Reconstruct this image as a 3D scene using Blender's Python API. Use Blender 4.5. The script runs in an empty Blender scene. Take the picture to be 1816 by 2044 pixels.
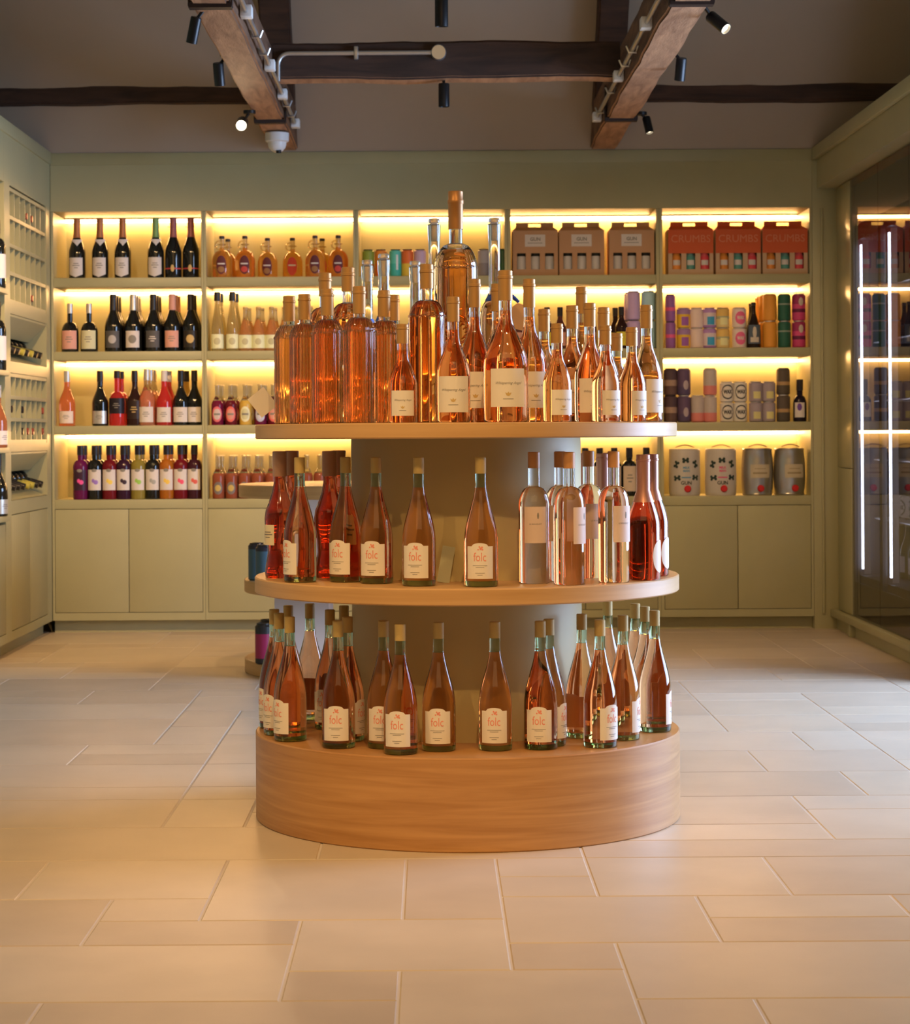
import bpy, bmesh, math, random
from mathutils import Vector, Matrix

# ------------------------------------------------------------------ camera, world, light, exposure
S = bpy.context.scene
COL = S.collection
R_ = math.radians
PI = math.pi
F, CX, CY, H0, ROLL = 4300.0, 860.0, 865.0, 0.9555, R_(0.35)

cam = bpy.data.cameras.new('camera')
camo = bpy.data.objects.new('camera', cam)
COL.objects.link(camo)
cam.sensor_fit = 'HORIZONTAL'
cam.sensor_width = 36.0
cam.lens = F / 1816 * 36
cam.shift_x = (908 - CX) / 1816
cam.shift_y = -(1022 - CY) / 1816
cam.clip_end = 60
camo.matrix_world = Matrix.Translation((0, 0, H0)) @ Matrix.Rotation(R_(90), 4, 'X') @ Matrix.Rotation(-ROLL, 4, 'Z')
cam.dof.use_dof = True
cam.dof.focus_distance = 5.05
cam.dof.aperture_fstop = 13
S.camera = camo

w = bpy.data.worlds.new('world')
S.world = w
w.use_nodes = True
w.node_tree.nodes['Background'].inputs[0].default_value = (1.0, 0.72, 0.45, 1)
w.node_tree.nodes['Background'].inputs[1].default_value = 0.05

S.view_settings.view_transform = 'Standard'
S.view_settings.look = 'None'
S.view_settings.gamma = 1
S.view_settings.use_curve_mapping = False
S.view_settings.exposure = -0.30
S.cycles.use_denoising = True
S.cycles.max_bounces = 14
S.cycles.transmission_bounces = 14
S.cycles.transparent_max_bounces = 10
S.cycles.diffuse_bounces = 4
S.cycles.glossy_bounces = 4
S.cycles.sample_clamp_indirect = 4.0
S.cycles.blur_glossy = 0.5

def aim(o, target):
    d = Vector(target) - o.location
    o.rotation_euler = d.to_track_quat('-Z', 'Y').to_euler()

def area(name, loc, target, sx, sy, power, col):
    l = bpy.data.lights.new(name, 'AREA')
    l.shape = 'RECTANGLE'; l.size = sx; l.size_y = sy; l.energy = power; l.color = col
    o = bpy.data.objects.new(name, l); COL.objects.link(o)
    o.location = loc; aim(o, target)
    return o

def spot(name, loc, target, power, deg, col=(1.0, 0.59, 0.23), blend=0.8, rad=0.03):
    l = bpy.data.lights.new(name, 'SPOT')
    l.energy = power; l.color = col; l.spot_size = R_(deg); l.spot_blend = blend; l.shadow_soft_size = rad
    o = bpy.data.objects.new(name, l); COL.objects.link(o)
    o.location = loc; aim(o, target)
    return o

WARM = (1.0, 0.62, 0.30)
# daylight through the wide opening in the right-hand wall
area('daylight', (3.75, 6.8, 1.45), (0.0, 6.8, 0.6), 2.8, 2.3, 490, (0.48, 0.66, 1.0))
# the shop's warm spots over the front of the floor (their track is above and behind the camera)
for i, (x, y, tx, ty, p) in enumerate([(-1.6, 2.2, -1.3, 4.3, 165), (0.2, 1.9, 0.0, 4.2, 205), (1.8, 2.2, 1.2, 3.6, 120),
                                        (-1.5, 3.6, -0.15, 5.3, 130), (0.6, 3.2, 0.3, 5.2, 90)]):
    spot('warm_spot', (x, y, 3.3), (tx, ty, 0.4), p, 62)
# warm fill spots without fittings, added to brighten the back cabinets
for i, (x, y, tx, p) in enumerate([(-1.35, 8.1, -1.6, 170), (-0.5, 8.1, -0.8, 100), (0.4, 8.1, 0.5, 75), (1.3, 8.2, 1.4, 68)]):
    spot('warm_spot', (x, y, 2.30), (tx, 10.4, 0.18), p * 0.92, 86, (1.0, 0.62, 0.28), 1.0)
spot('warm_spot', (0.1, 8.3, 2.30), (-1.83, 9.6, 0.75), 55, 80, (1.0, 0.62, 0.28), 1.0)  # one more fill spot without a fitting, added to brighten the left wall
# soft warm light from the rest of the shop
area('shop_light', (0.0, 0.0, 3.6), (0.0, 6.0, 0.8), 4.5, 2.5, 55, (1.0, 0.62, 0.28))

# ------------------------------------------------------------------ helpers
def uv(px, py=700):
    dx, dy = px - CX, py - CY
    c, s = math.cos(ROLL), math.sin(ROLL)
    return dx * c - dy * s, dx * s + dy * c

def X_at(px, Y, py=700):
    return uv(px, py)[0] * Y / F

def Z_at(px, py, Y):
    return H0 - uv(px, py)[1] * Y / F

MATS = {}
def M(name, col=None, rough=0.5, metal=0.0, trans=0.0, ior=1.45, emit=None, es=0.0, coat=0.0, spec=None, alpha=None):
    if name in MATS: return MATS[name]
    m = bpy.data.materials.new(name); m.use_nodes = True
    b = m.node_tree.nodes['Principled BSDF']
    b.inputs['Base Color'].default_value = (*col, 1)
    b.inputs['Roughness'].default_value = rough
    b.inputs['Metallic'].default_value = metal
    b.inputs['Transmission Weight'].default_value = trans
    b.inputs['IOR'].default_value = ior
    b.inputs['Coat Weight'].default_value = 0.4 if trans > 0.5 else coat
    if emit:
        b.inputs['Emission Color'].default_value = (*emit, 1); b.inputs['Emission Strength'].default_value = es
    MATS[name] = m
    return m

def noisy(name, c1, c2, scale=(1, 1, 1), nscale=4, rough=0.5, detail=4, bump=0.0, bscale=60, dist=0.0, lo=0.3, hi=0.7, coat=0.0):
    """Object-coordinate noise colour with optional bump."""
    if name in MATS: return MATS[name]
    m = bpy.data.materials.new(name); m.use_nodes = True
    nt = m.node_tree; N = nt.nodes; L = nt.links
    b = N['Principled BSDF']; b.inputs['Roughness'].default_value = rough; b.inputs['Coat Weight'].default_value = coat
    tc = N.new('ShaderNodeTexCoord'); mp = N.new('ShaderNodeMapping'); mp.inputs['Scale'].default_value = scale
    n = N.new('ShaderNodeTexNoise'); n.inputs['Scale'].default_value = nscale; n.inputs['Detail'].default_value = detail
    n.inputs['Distortion'].default_value = dist
    r = N.new('ShaderNodeValToRGB')
    r.color_ramp.elements[0].position = lo; r.color_ramp.elements[0].color = (*c1, 1)
    r.color_ramp.elements[1].position = hi; r.color_ramp.elements[1].color = (*c2, 1)
    L.new(tc.outputs['Object'], mp.inputs[0]); L.new(mp.outputs[0], n.inputs[0]); L.new(n.outputs[0], r.inputs[0])
    L.new(r.outputs[0], b.inputs['Base Color'])
    if bump:
        n2 = N.new('ShaderNodeTexNoise'); n2.inputs['Scale'].default_value = bscale
        bp = N.new('ShaderNodeBump'); bp.inputs['Strength'].default_value = bump; bp.inputs['Distance'].default_value = 0.002
        L.new(mp.outputs[0], n2.inputs[0]); L.new(n2.outputs[0], bp.inputs['Height']); L.new(bp.outputs[0], b.inputs['Normal'])
    MATS[name] = m
    return m

sage = noisy('sage_paint', (0.395, 0.368, 0.20), (0.415, 0.388, 0.212), nscale=6, rough=0.42, bump=0.05, bscale=200)
sage_wall = noisy('sage_wall_paint', (0.38, 0.365, 0.20), (0.40, 0.385, 0.212), nscale=3, rough=0.6)
ceilm = noisy('ceiling_plaster', (0.36, 0.30, 0.235), (0.385, 0.32, 0.25), nscale=2, rough=0.9)
oak = noisy('oak_veneer', (0.50, 0.29, 0.115), (0.62, 0.38, 0.17), scale=(0.6, 0.6, 14), nscale=3.2, rough=0.42, detail=6, dist=0.6, bump=0.06, bscale=20)
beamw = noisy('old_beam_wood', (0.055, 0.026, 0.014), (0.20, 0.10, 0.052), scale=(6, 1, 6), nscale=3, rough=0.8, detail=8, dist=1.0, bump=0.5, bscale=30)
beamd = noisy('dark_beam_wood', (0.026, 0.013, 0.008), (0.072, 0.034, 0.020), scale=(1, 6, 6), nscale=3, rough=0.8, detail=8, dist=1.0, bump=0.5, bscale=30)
tiebot = noisy('pale_underside_wood', (0.25, 0.12, 0.06), (0.50, 0.27, 0.14), scale=(6, 1, 6), nscale=4, rough=0.75, detail=8, dist=0.8, bump=0.5, bscale=30)  # paler brown for the undersides of the tie and cross beams
black_m = M('black_metal', (0.012, 0.012, 0.013), 0.35, 0.3)
galv = M('galvanised_steel', (0.55, 0.56, 0.56), 0.35, 0.9)
white_p = M('white_plastic', (0.75, 0.74, 0.72), 0.35)
paper = M('white_label_paper', (0.80, 0.74, 0.66), 0.6)
cream = M('cream_label_paper', (0.78, 0.70, 0.50), 0.6)
ink = M('grey_ink', (0.25, 0.23, 0.20), 0.6)
inkpink = M('coral_ink', (0.80, 0.28, 0.20), 0.6)
gold_ink = M('gold_ink', (0.60, 0.42, 0.16), 0.5)
rose = M('rose_wine', (0.93, 0.47, 0.20), 0.015, trans=1.0, ior=1.34)
rose_lt = M('pale_rose_wine', (1.0, 0.76, 0.50), 0.01, trans=1.0, ior=1.34)
rose_folc = M('copper_rose_wine', (0.88, 0.50, 0.26), 0.015, trans=1.0, ior=1.34)
rose_red = M('red_rose_wine', (0.74, 0.17, 0.07), 0.015, trans=1.0, ior=1.34)
clearg = M('clear_glass', (0.97, 0.97, 0.96), 0.01, trans=1.0, ior=1.38)
greeng = M('green_tinted_glass', (0.62, 0.80, 0.66), 0.01, trans=1.0, ior=1.40)
baseg = M('bottle_green_glass', (0.30, 0.42, 0.20), 0.02, trans=1.0, ior=1.45)
gold_cap = M('matte_gold_foil', (0.52, 0.29, 0.10), 0.38, 0.35)
gold_dk = M('bronze_foil', (0.42, 0.20, 0.065), 0.40, 0.35)
corkm = M('pale_cork_stopper', (0.52, 0.38, 0.14), 0.6)
silver = M('brushed_silver', (0.60, 0.58, 0.55), 0.32, 0.85)
darkglass = M('black_wine_glass', (0.010, 0.010, 0.008), 0.06, coat=0.3)
amberg = M('amber_cider', (1.0, 0.52, 0.10), 0.02, trans=0.9, ior=1.34)
LED = M('led_strip_light', (1, 0.9, 0.6), 0.5, emit=(1.0, 0.53, 0.19), es=70.0)
LEDW = M('white_led_tube', (1, 1, 1), 0.5, emit=(0.80, 0.90, 1.0), es=14.0)

def C(r, g, b, rough=0.38, metal=0.0, trans=0.0):
    r, g, b = [min(v * 1.3, 0.85) if max(r, g, b) > 0.2 else v for v in (r, g, b)]
    return M('paint_%02d_%02d_%02d_%d_%d' % (int(r*99), int(g*99), int(b*99), int(rough*10), int(metal*10) + int(trans*100)), (r, g, b), rough, metal, trans, 1.34)

def mesh_from(bm, name, mats, smooth=True):
    me = bpy.data.meshes.new(name)
    bm.normal_update(); bm.to_mesh(me); bm.free()
    for m in (mats if isinstance(mats, (list, tuple)) else [mats]): me.materials.append(m)
    if smooth:
        me.shade_smooth()
        try: me.set_sharp_from_angle(angle=R_(38))
        except Exception: pass
    return me

def put(name, me, parent=None, loc=None, rot=None):
    o = bpy.data.objects.new(name, me); COL.objects.link(o)
    if parent is not None: o.parent = parent
    if loc is not None: o.location = loc
    if rot is not None: o.rotation_euler = rot
    return o

def tag(o, label=None, cat=None, group=None, kind=None):
    if label: o['label'] = label
    if cat: o['category'] = cat
    if group: o['group'] = group
    if kind: o['kind'] = kind
    return o

def thing(name, label, cat, loc=(0, 0, 0), rotz=0, group=None, tilt=None):
    o = bpy.data.objects.new(name, None); COL.objects.link(o)
    o.empty_display_size = 0.05
    o.location = loc; o.rotation_euler = (tilt[0], tilt[1], rotz) if tilt else (0, 0, rotz)
    return tag(o, label, cat, group)

def box(bm, x0, x1, y0, y1, z0, z1, mi=0):
    vs = [bm.verts.new(p) for p in ((x0, y0, z0), (x1, y0, z0), (x1, y1, z0), (x0, y1, z0), (x0, y0, z1), (x1, y0, z1), (x1, y1, z1), (x0, y1, z1))]
    for f in ((3, 2, 1, 0), (4, 5, 6, 7), (0, 1, 5, 4), (1, 2, 6, 5), (2, 3, 7, 6), (3, 0, 4, 7)):
        bm.faces.new([vs[i] for i in f]).material_index = mi

def bev(bm, w, seg=2):
    bmesh.ops.bevel(bm, geom=bm.edges[:], offset=w, segments=seg, affect='EDGES', profile=0.5)

def boxo(name, b, mat, parent=None, bevel=0.0, kind=None):
    bm = bmesh.new(); box(bm, *b)
    if bevel: bev(bm, bevel)
    o = put(name, mesh_from(bm, name, mat, smooth=bool(bevel)), parent)
    if kind: o['kind'] = kind
    return o

def lathe(prof, seg=32, mi=None, bm=None):
    """prof: [(r, z)] bottom to top; r = 0 at an end closes it, otherwise the end gets a cap face."""
    bm = bm or bmesh.new(); rings = []
    for r, z in prof:
        if r < 1e-6: rings.append([bm.verts.new((0, 0, z))])
        else: rings.append([bm.verts.new((r * math.sin(2*PI*k/seg), -r * math.cos(2*PI*k/seg), z)) for k in range(seg)])
    for i in range(len(rings) - 1):
        a, b = rings[i], rings[i + 1]; m = mi[i] if mi else 0
        for k in range(seg):
            k2 = (k + 1) % seg
            if len(a) == 1 and len(b) == 1: continue
            if len(a) == 1: f = bm.faces.new((a[0], b[k2], b[k]))
            elif len(b) == 1: f = bm.faces.new((a[k], a[k2], b[0]))
            else: f = bm.faces.new((a[k], a[k2], b[k2], b[k]))
            f.material_index = m
    if len(rings[0]) > 1: bm.faces.new(list(reversed(rings[0]))).material_index = mi[0] if mi else 0
    if len(rings[-1]) > 1: bm.faces.new(rings[-1]).material_index = mi[-1] if mi else 0
    return bm

def tube(bm, pts, r, seg=10, cap=True, mi=0):
    pts = [Vector(p) for p in pts]; rings = []
    for i, p in enumerate(pts):
        d = (pts[min(i + 1, len(pts) - 1)] - pts[max(i - 1, 0)]).normalized()
        a = d.orthogonal().normalized() if i == 0 else (prev_a - d * prev_a.dot(d)).normalized()
        prev_a = a; b = d.cross(a)
        rr = r[i] if isinstance(r, (list, tuple)) else r
        rings.append([bm.verts.new(p + a * rr * math.cos(2*PI*k/seg) + b * rr * math.sin(2*PI*k/seg)) for k in range(seg)])
    for i in range(len(rings) - 1):
        for k in range(seg):
            k2 = (k + 1) % seg
            bm.faces.new((rings[i][k], rings[i][k2], rings[i+1][k2], rings[i+1][k])).material_index = mi
    if cap:
        bm.faces.new(list(reversed(rings[0]))).material_index = mi; bm.faces.new(rings[-1]).material_index = mi
    return bm

def arc(bm, r, z0, z1, a0, ah, shape='rect', n=16, mi=0, th=0.0004):
    """A sheet of paper wrapped on a cylinder of radius r; a0 centre angle, ah half angle (rad), 0 faces -Y."""
    cols = []
    for i in range(n + 1):
        t = -1 + 2 * i / n; a = a0 + ah * t; lo, hi = z0, z1
        if shape == 'oval':
            m, h = (z0 + z1) / 2, (z1 - z0) / 2; q = math.sqrt(max(0.0, 1 - t * t)) * h; lo, hi = m - q, m + q
            if i in (0, n): lo, hi = m - h * 0.05, m + h * 0.05
        elif shape == 'arch':
            q = abs(t)
            if q < 0.62: hi = z1 + (z1 - z0) * 0.10 * math.sqrt(1 - (q / 0.62) ** 2)
        elif shape == 'point':
            lo = z0 - (z1 - z0) * 0.18 * (1 - abs(t))
        elif shape == 'drop':
            lo = z0 + (z1 - z0) * 0.9 * abs(t) ** 0.8
        sx, cx = math.sin(a), -math.cos(a)
        cols.append([bm.verts.new(((r + d) * sx, (r + d) * cx, z)) for d in (0, th) for z in (lo, hi)])
    for i in range(n):
        a, b = cols[i], cols[i + 1]
        for q in ((a[2], b[2], b[3], a[3]), (a[1], b[1], b[0], a[0]), (a[3], b[3], b[1], a[1]), (a[0], b[0], b[2], a[2])):
            bm.faces.new(q).material_index = mi
    for c, fl in ((cols[0], 1), (cols[-1], 0)):
        q = (c[0], c[2], c[3], c[1]); bm.faces.new(q if fl else tuple(reversed(q))).material_index = mi
    return bm

_txt = {}
def text_geo(s, shear=0.0, bold=0.0):
    k = (s, shear, bold)
    if k in _txt: return _txt[k]
    cu = bpy.data.curves.new('lettering', 'FONT'); cu.body = s; cu.size = 1; cu.align_x = 'CENTER'; cu.align_y = 'CENTER'
    cu.resolution_u = 3; cu.shear = shear; cu.offset = bold
    o = bpy.data.objects.new('lettering', cu); COL.objects.link(o)
    dg = bpy.context.evaluated_depsgraph_get()
    me = bpy.data.meshes.new_from_object(o.evaluated_get(dg))
    vs = [(v.co.x, v.co.y) for v in me.vertices]; fs = [list(p.vertices) for p in me.polygons]
    bpy.data.objects.remove(o); bpy.data.curves.remove(cu); bpy.data.meshes.remove(me)
    _txt[k] = (vs, fs)
    return _txt[k]

def text_on(bm, s, width, zc, r=None, a0=0.0, y=None, x0=0.0, mi=0, shear=0.0, bold=0.0, tall=1.0):
    """Lettering of a given width: bent on a cylinder of radius r, or flat at y (facing -Y)."""
    vs, fs = text_geo(s, shear, bold)
    w_ = max(v[0] for v in vs) - min(v[0] for v in vs); k = width / w_
    out = []
    for vx, vy in vs:
        x, z = vx * k, zc + vy * k * tall
        if r: out.append(bm.verts.new((r * math.sin(a0 + x / r), -r * math.cos(a0 + x / r), z)))
        else: out.append(bm.verts.new((x0 + x, y, z)))
    for f in fs:
        try: bm.faces.new([out[i] for i in f]).material_index = mi
        except ValueError: pass
    return bm

# ------------------------------------------------------------------ the room
def struct(name, b, mat, bevel=0.0): return boxo(name, b, mat, None, bevel, 'structure')

YB = 10.40      # face of the back cabinets
ZT = 2.318      # top of the joinery

def floor_build():
    rnd = random.Random(7); g = 0.2; gx0, gy0 = 0.339, 4.84
    i0, i1, j0, j1 = -22, 16, -36, 31
    occ = {}; tiles = []
    def add(a, b, c, d):
        if any((i, j) in occ for i in range(a, b) for j in range(c, d)): return
        for i in range(a, b):
            for j in range(c, d): occ[(i, j)] = 1
        tiles.append((a, b, c, d))
    for t in [(-6, -4, -2, 0), (-5, -4, -3, -2), (-5, -3, -4, -3), (-7, -5, -4, -2), (-6, -3, -6, -4), (-4, -2, -3, 0), (-3, -1, -5, -3), (-3, -2, -6, -5),
              (-2, -1, -3, 0), (-1, 0, -2, -1), (-1, 1, -4, -2), (-1, 0, -5, -4), (0, 4, -6, -4), (0, 2, -2, 0), (1, 3, -3, -2), (2, 5, -2, 0), (1, 5, -4, -3),
              (-2, 0, -7, -5), (-7, -3, 0, 2), (-9, -5, 2, 4), (-9, -7, -2, 0), (3, 6, -3, -2), (-3, 0, 0, 2), (0, 3, 1, 2), (0, 4, 0, 1), (3, 6, 1, 3), (1, 3, 2, 4), (4, 7, 0, 1),
              (-5, -4, 2, 4), (-8, -5, 4, 5), (-9, -5, 5, 7), (-5, -3, 4, 5), (-7, -5, 7, 8)]:
        add(*t)
    sizes = [(4, 2), (3, 2), (3, 2), (2, 2), (2, 1), (3, 1), (3, 3), (2, 1), (4, 2)]
    for j in range(j0, j1):
        for i in range(i0, i1):
            if (i, j) in occ: continue
            opts = sizes[:]; rnd.shuffle(opts); done = False
            for (a, b) in opts + [(2, 1), (1, 2), (1, 1)]:
                if all((ii, jj) not in occ for ii in range(i, i + a) for jj in range(j, j + b)):
                    add(i, i + a, j, j + b); done = True; break
    bm = bmesh.new()
    e = 0.0022
    x0, x1, y0, y1 = gx0 + g*(i0 - 1), gx0 + g*(i1 + 5), gy0 + g*1.0075*(j0 - 1), gy0 + g*1.0075*(j1 + 5)
    vs = [bm.verts.new(p) for p in ((x0, y0, -0.0015), (x1, y0, -0.0015), (x1, y1, -0.0015), (x0, y1, -0.0015))]
    bm.faces.new(vs).material_index = 0
    box(bm, x0, x1, y0, y1, -0.08, -0.004, 0)
    for (a, b, c, d) in tiles:
        X0, X1, Y0, Y1 = gx0 + a*g + e, gx0 + b*g - e, gy0 + c*g*1.0075 + e, gy0 + d*g*1.0075 - e
        q = 0.0022; m = 1 + rnd.randrange(5)
        o_ = [bm.verts.new(p) for p in ((X0, Y0, -0.0015), (X1, Y0, -0.0015), (X1, Y1, -0.0015), (X0, Y1, -0.0015))]
        i_ = [bm.verts.new(p) for p in ((X0+q, Y0+q, 0), (X1-q, Y0+q, 0), (X1-q, Y1-q, 0), (X0+q, Y1-q, 0))]
        bm.faces.new(i_).material_index = m
        for k in range(4):
            bm.faces.new((o_[k], o_[(k+1) % 4], i_[(k+1) % 4], i_[k])).material_index = m
    mats = [M('pale_grout', (0.60, 0.52, 0.44), 0.8)]
    base = [(0.57, 0.475, 0.365), (0.60, 0.505, 0.39), (0.52, 0.425, 0.32), (0.59, 0.49, 0.37), (0.555, 0.455, 0.345)]
    for k, c in enumerate(base):
        mats.append(noisy('limestone_tile_%d' % k, tuple(v * 0.93 for v in c), tuple(v * 1.06 for v in c), nscale=3.5 + k * 0.3, rough=0.40, detail=8, bump=0.10, bscale=25))
    o = put('floor', mesh_from(bm, 'floor', mats, smooth=False)); o['kind'] = 'structure'
floor_build()

# back wall above the joinery, side walls, wall behind the camera
struct('wall_back', (-3.2, 2.95, YB + 0.82, YB + 0.95, 0, 2.31), sage_wall)
struct('wall_left', (-2.75, -2.60, -2.2, YB + 0.95, 0, 5.0), sage_wall)
struct('wall_front', (-2.9, 3.0, -2.35, -2.2, 0, 5.0), sage_wall)
def right_wall():
    bm = bmesh.new()
    for b in ((2.70, 2.85, -2.2, 5.35, 0, 5.0), (2.70, 2.85, 8.15, YB + 0.95, 0, 5.0), (2.70, 2.85, 5.35, 8.15, 2.45, 5.0)): box(bm, *b)
    o = put('wall_right', mesh_from(bm, 'wall_right', sage_wall, False)); o['kind'] = 'structure'
right_wall()
# fascia above the back cabinets (continues the joinery up to the ceiling), with a fine bead
struct('trim_1', (-1.83, 1.845, YB, YB + 0.80, 2.036, ZT), sage)
struct('trim_2', (-1.83, 1.845, YB - 0.006, YB, ZT - 0.058, ZT), sage, 0.002)
# ceiling: steep plaster slope from the back eave, then flat
TAN = 1.10
def ceil_z(Y): return ZT + TAN * (YB - Y)
def ceiling():
    bm = bmesh.new(); pk = 8.30; zp = ceil_z(pk)
    sec = [(YB + 0.9, ZT - 0.0), (YB, ZT), (pk, zp), (-2.35, zp), (-2.35, zp + 0.1), (pk + 0.05, zp + 0.1), (YB + 0.08, ZT + 0.1), (YB + 0.9, ZT + 0.1)]
    A = [bm.verts.new((-4.2, y, z)) for y, z in sec]; B = [bm.verts.new((4.2, y, z)) for y, z in sec]
    n = len(sec)
    for i in range(n):
        k = (i + 1) % n; bm.faces.new((A[i], A[k], B[k], B[i]))
    bm.faces.new(list(reversed(A))); bm.faces.new(B)
    bmesh.ops.recalc_face_normals(bm, faces=bm.faces[:])
    o = put('ceiling', mesh_from(bm, 'ceiling', ceilm, False)); o['kind'] = 'structure'
ceiling()

# ------------------------------------------------------------------ back wall: five lit shelf cabinets
OPEN = [(-1.818, -1.104), (-1.080, -0.370), (-0.344, 0.361), (0.390, 1.092), (1.123, 1.833)]
EDGE = [-1.830, -1.092, -0.357, 0.3755, 1.1075, 1.845]
SH_T = [1.716, 1.360, 1.0013, 0.645]         # tops of the shelves, from the top row down
SH_B = [1.672, 1.318, 0.9595, 0.600]
YD = YB + 0.385                              # back panel
names5 = ['with sparkling wines at the left end', 'second from the left, with cider flagons up top', 'in the middle behind the tall bottles',
          'with three brown gift packs on its top shelf', 'with cans and mini kegs at the right end']
def shelf_cabinet(k):
    o0, o1 = OPEN[k]; e0, e1 = EDGE[k], EDGE[k + 1]; cx = (e0 + e1) / 2
    t = thing('shelf_cabinet', 'sage green lit shelf cabinet ' + names5[k], 'cabinet', (cx, YB, 0), 0, 'lit shelf cabinets on the back wall')
    a0, a1, b0, b1 = e0 - cx, o0 - cx, o1 - cx, e1 - cx
    bm = bmesh.new()
    e = 0.0006
    box(bm, a0 + e, a1, 0, 0.40, 0.062, 2.034); box(bm, b0, b1 - e, 0, 0.40, 0.062, 2.034)
    box(bm, a1, b0, 0.0, 0.40, 0.062, 0.098)
    put('side_panel', mesh_from(bm, 'side_panel', sage, False), t)
    boxo('back_panel', (a1, b0, 0.386, 0.398, 0.10, 2.034), sage, t)
    for i, (zt, zb) in enumerate(zip(SH_T, SH_B)):
        s = boxo('shelf', (a1 + e, b0 - e, 0.001, 0.385, zb, zt), sage, t, 0.0012)
        top = 2.034 if i == 0 else SH_B[i - 1]
        boxo('led_baffle', (a1 + 0.0005, b0 - 0.0005, 0.318, 0.376, top - 0.0035, top - 0.0005), sage, t)  # added baffle plate, keeps the strip's light off the compartment ceiling
        boxo('led_strip', (a1 + 0.001, b0 - 0.001, 0.350, 0.368, top - 0.0165, top - 0.004), LED, t)['label'] = 'glowing warm led strip'
    m = (a1 + b0) / 2
    for x0, x1 in ((a1 + 0.002, m - 0.0015), (m + 0.0015, b0 - 0.002)):
        boxo('door', (x0, x1, 0.0008, 0.020, 0.1005, 0.5975), sage, t, 0.0012)
    boxo('plinth', (a0, b1, 0.055, 0.07, 0.0, 0.061), sage, t)
    return t
for k in range(5): shelf_cabinet(k)

# pillar filling the back right corner
t = thing('corner_panel', 'narrow sage green panel between the lit shelves and the tall side panel', 'panel', (1.89, YB, 0))
boxo('panel', (-0.044, 0.10, 0.0, 0.35, 0.0, ZT - 0.001), sage, t, 0.001)
boxo('moulding', (-0.006, 0.006, -0.012, 0.0, 0.075, 2.03), sage, t, 0.003)

# ------------------------------------------------------------------ left wall: bottle rack and shelf bay
XL = -1.832
t = thing('wine_rack', 'sage green built-in wine rack with square cells and crossed bins on the left wall', 'rack', (XL, YB, 0))
def lrack(t):
    # local: x towards the room 0 = face, y = -(distance from the back wall)
    y0, y1 = -1.00, -0.115
    bm = bmesh.new()
    box(bm, -0.40, 0, -0.115, 0.0, 0.062, ZT - 0.002)          # corner stile
    box(bm, -0.40, 0, -1.125, y0, 0.062, ZT - 0.002)           # stile towards the next bay
    box(bm, -0.40, 0, y0, y1, 2.05, ZT - 0.002)                # top fascia
    box(bm, -0.40, -0.385, y0, y1, 0.6, 2.05)                  # back
    put('frame', mesh_from(bm, 'frame', sage, False), t)
    def grid(z0, z1, rows):
        bm = bmesh.new(); zz = [z0 + (z1 - z0) * i / rows for i in range(rows + 1)]
        for z in zz: box(bm, -0.36, -0.002, y0, y1, z - 0.008, z + 0.008)
        for i in range(8):
            y = y0 + (y1 - y0) * i / 7; box(bm, -0.36, -0.004, y - 0.005, y + 0.005, z0, z1)
        put('cell_grid', mesh_from(bm, 'cell_grid', sage, False), t)
    grid(1.545, 2.035, 4); grid(0.93, 1.222, 3)
    bm = bmesh.new()
    for z0, z1 in ((1.49, 1.537), (1.232, 1.282), (0.885, 0.922), (0.612, 0.672)): box(bm, -0.384, 0.0, y0, y1, z0, z1)
    put('shelf', mesh_from(bm, 'shelf', sage, False), t)
    for z0, z1 in ((1.283, 1.489), (0.673, 0.884)):
        for nm, q in (('sloping_tray', [(-0.004, z0 + 0.001), (-0.38, z0 + 0.001), (-0.38, z0 + 0.135), (-0.02, z0 + 0.006)]),
                      ('sloping_panel', [(-0.002, z1 - 0.001), (-0.002, z1 - 0.010), (-0.085, z1 - 0.090), (-0.097, z1 - 0.082), (-0.015, z1 - 0.001)])):
            bm = bmesh.new(); A_ = [bm.verts.new((x, y0 + 0.001, z)) for x, z in q]; B_ = [bm.verts.new((x, y1 - 0.001, z)) for x, z in q]; n = len(q)
            for k in range(n): bm.faces.new((A_[k], A_[(k+1) % n], B_[(k+1) % n], B_[k]))
            bm.faces.new(A_[::-1]); bm.faces.new(B_); bmesh.ops.recalc_face_normals(bm, faces=bm.faces[:])
            put(nm, mesh_from(bm, nm, sage, False), t)
    for a, b in ((-1.0, -0.56), (-0.557, -0.117)):
        boxo('door', (-0.02, -0.0005, a + 0.002, b - 0.001, 0.105, 0.608), sage, t, 0.001)
    boxo('rail', (-0.4, 0.0, y0, y1, 0.062, 0.102), sage, t)
    boxo('plinth', (-0.07, -0.045, -1.12, 0.0, 0.0, 0.061), sage, t)
lrack(t)

t = thing('shelf_cabinet', 'sage green open shelf bay at the left edge of the photo, beyond the bottle rack', 'cabinet', (XL, YB - 1.126, 0))
bm = bmesh.new()
box(bm, -0.40, 0, -1.4, 0, 2.05, ZT - 0.002); box(bm, -0.40, -0.385, -1.4, 0, 0.062, 2.05); box(bm, -0.40, 0, -1.42, -1.4, 0.062, ZT - 0.002)
box(bm, -0.40, 0, -1.4, 0, 0.062, 0.102)
put('frame', mesh_from(bm, 'frame', sage, False), t)
LSH = [1.585, 1.235, 0.905, 0.612]
for z in LSH:
    boxo('shelf', (-0.384, 0.020, -1.39, -0.012, z - 0.022, z), sage, t, 0.001)
for a, b in ((-1.39, -0.70), (-0.697, -0.002)):
    boxo('door', (-0.02, -0.0005, a, b, 0.105, 0.575), sage, t, 0.001)
boxo('plinth', (-0.07, -0.045, -1.4, 0.0, 0.0, 0.061), sage, t)
struct('trim_3', (XL - 0.02, XL + 0.008, YB - 2.5, YB - 0.007, ZT - 0.055, ZT + 0.004), sage, 0.003)

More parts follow.
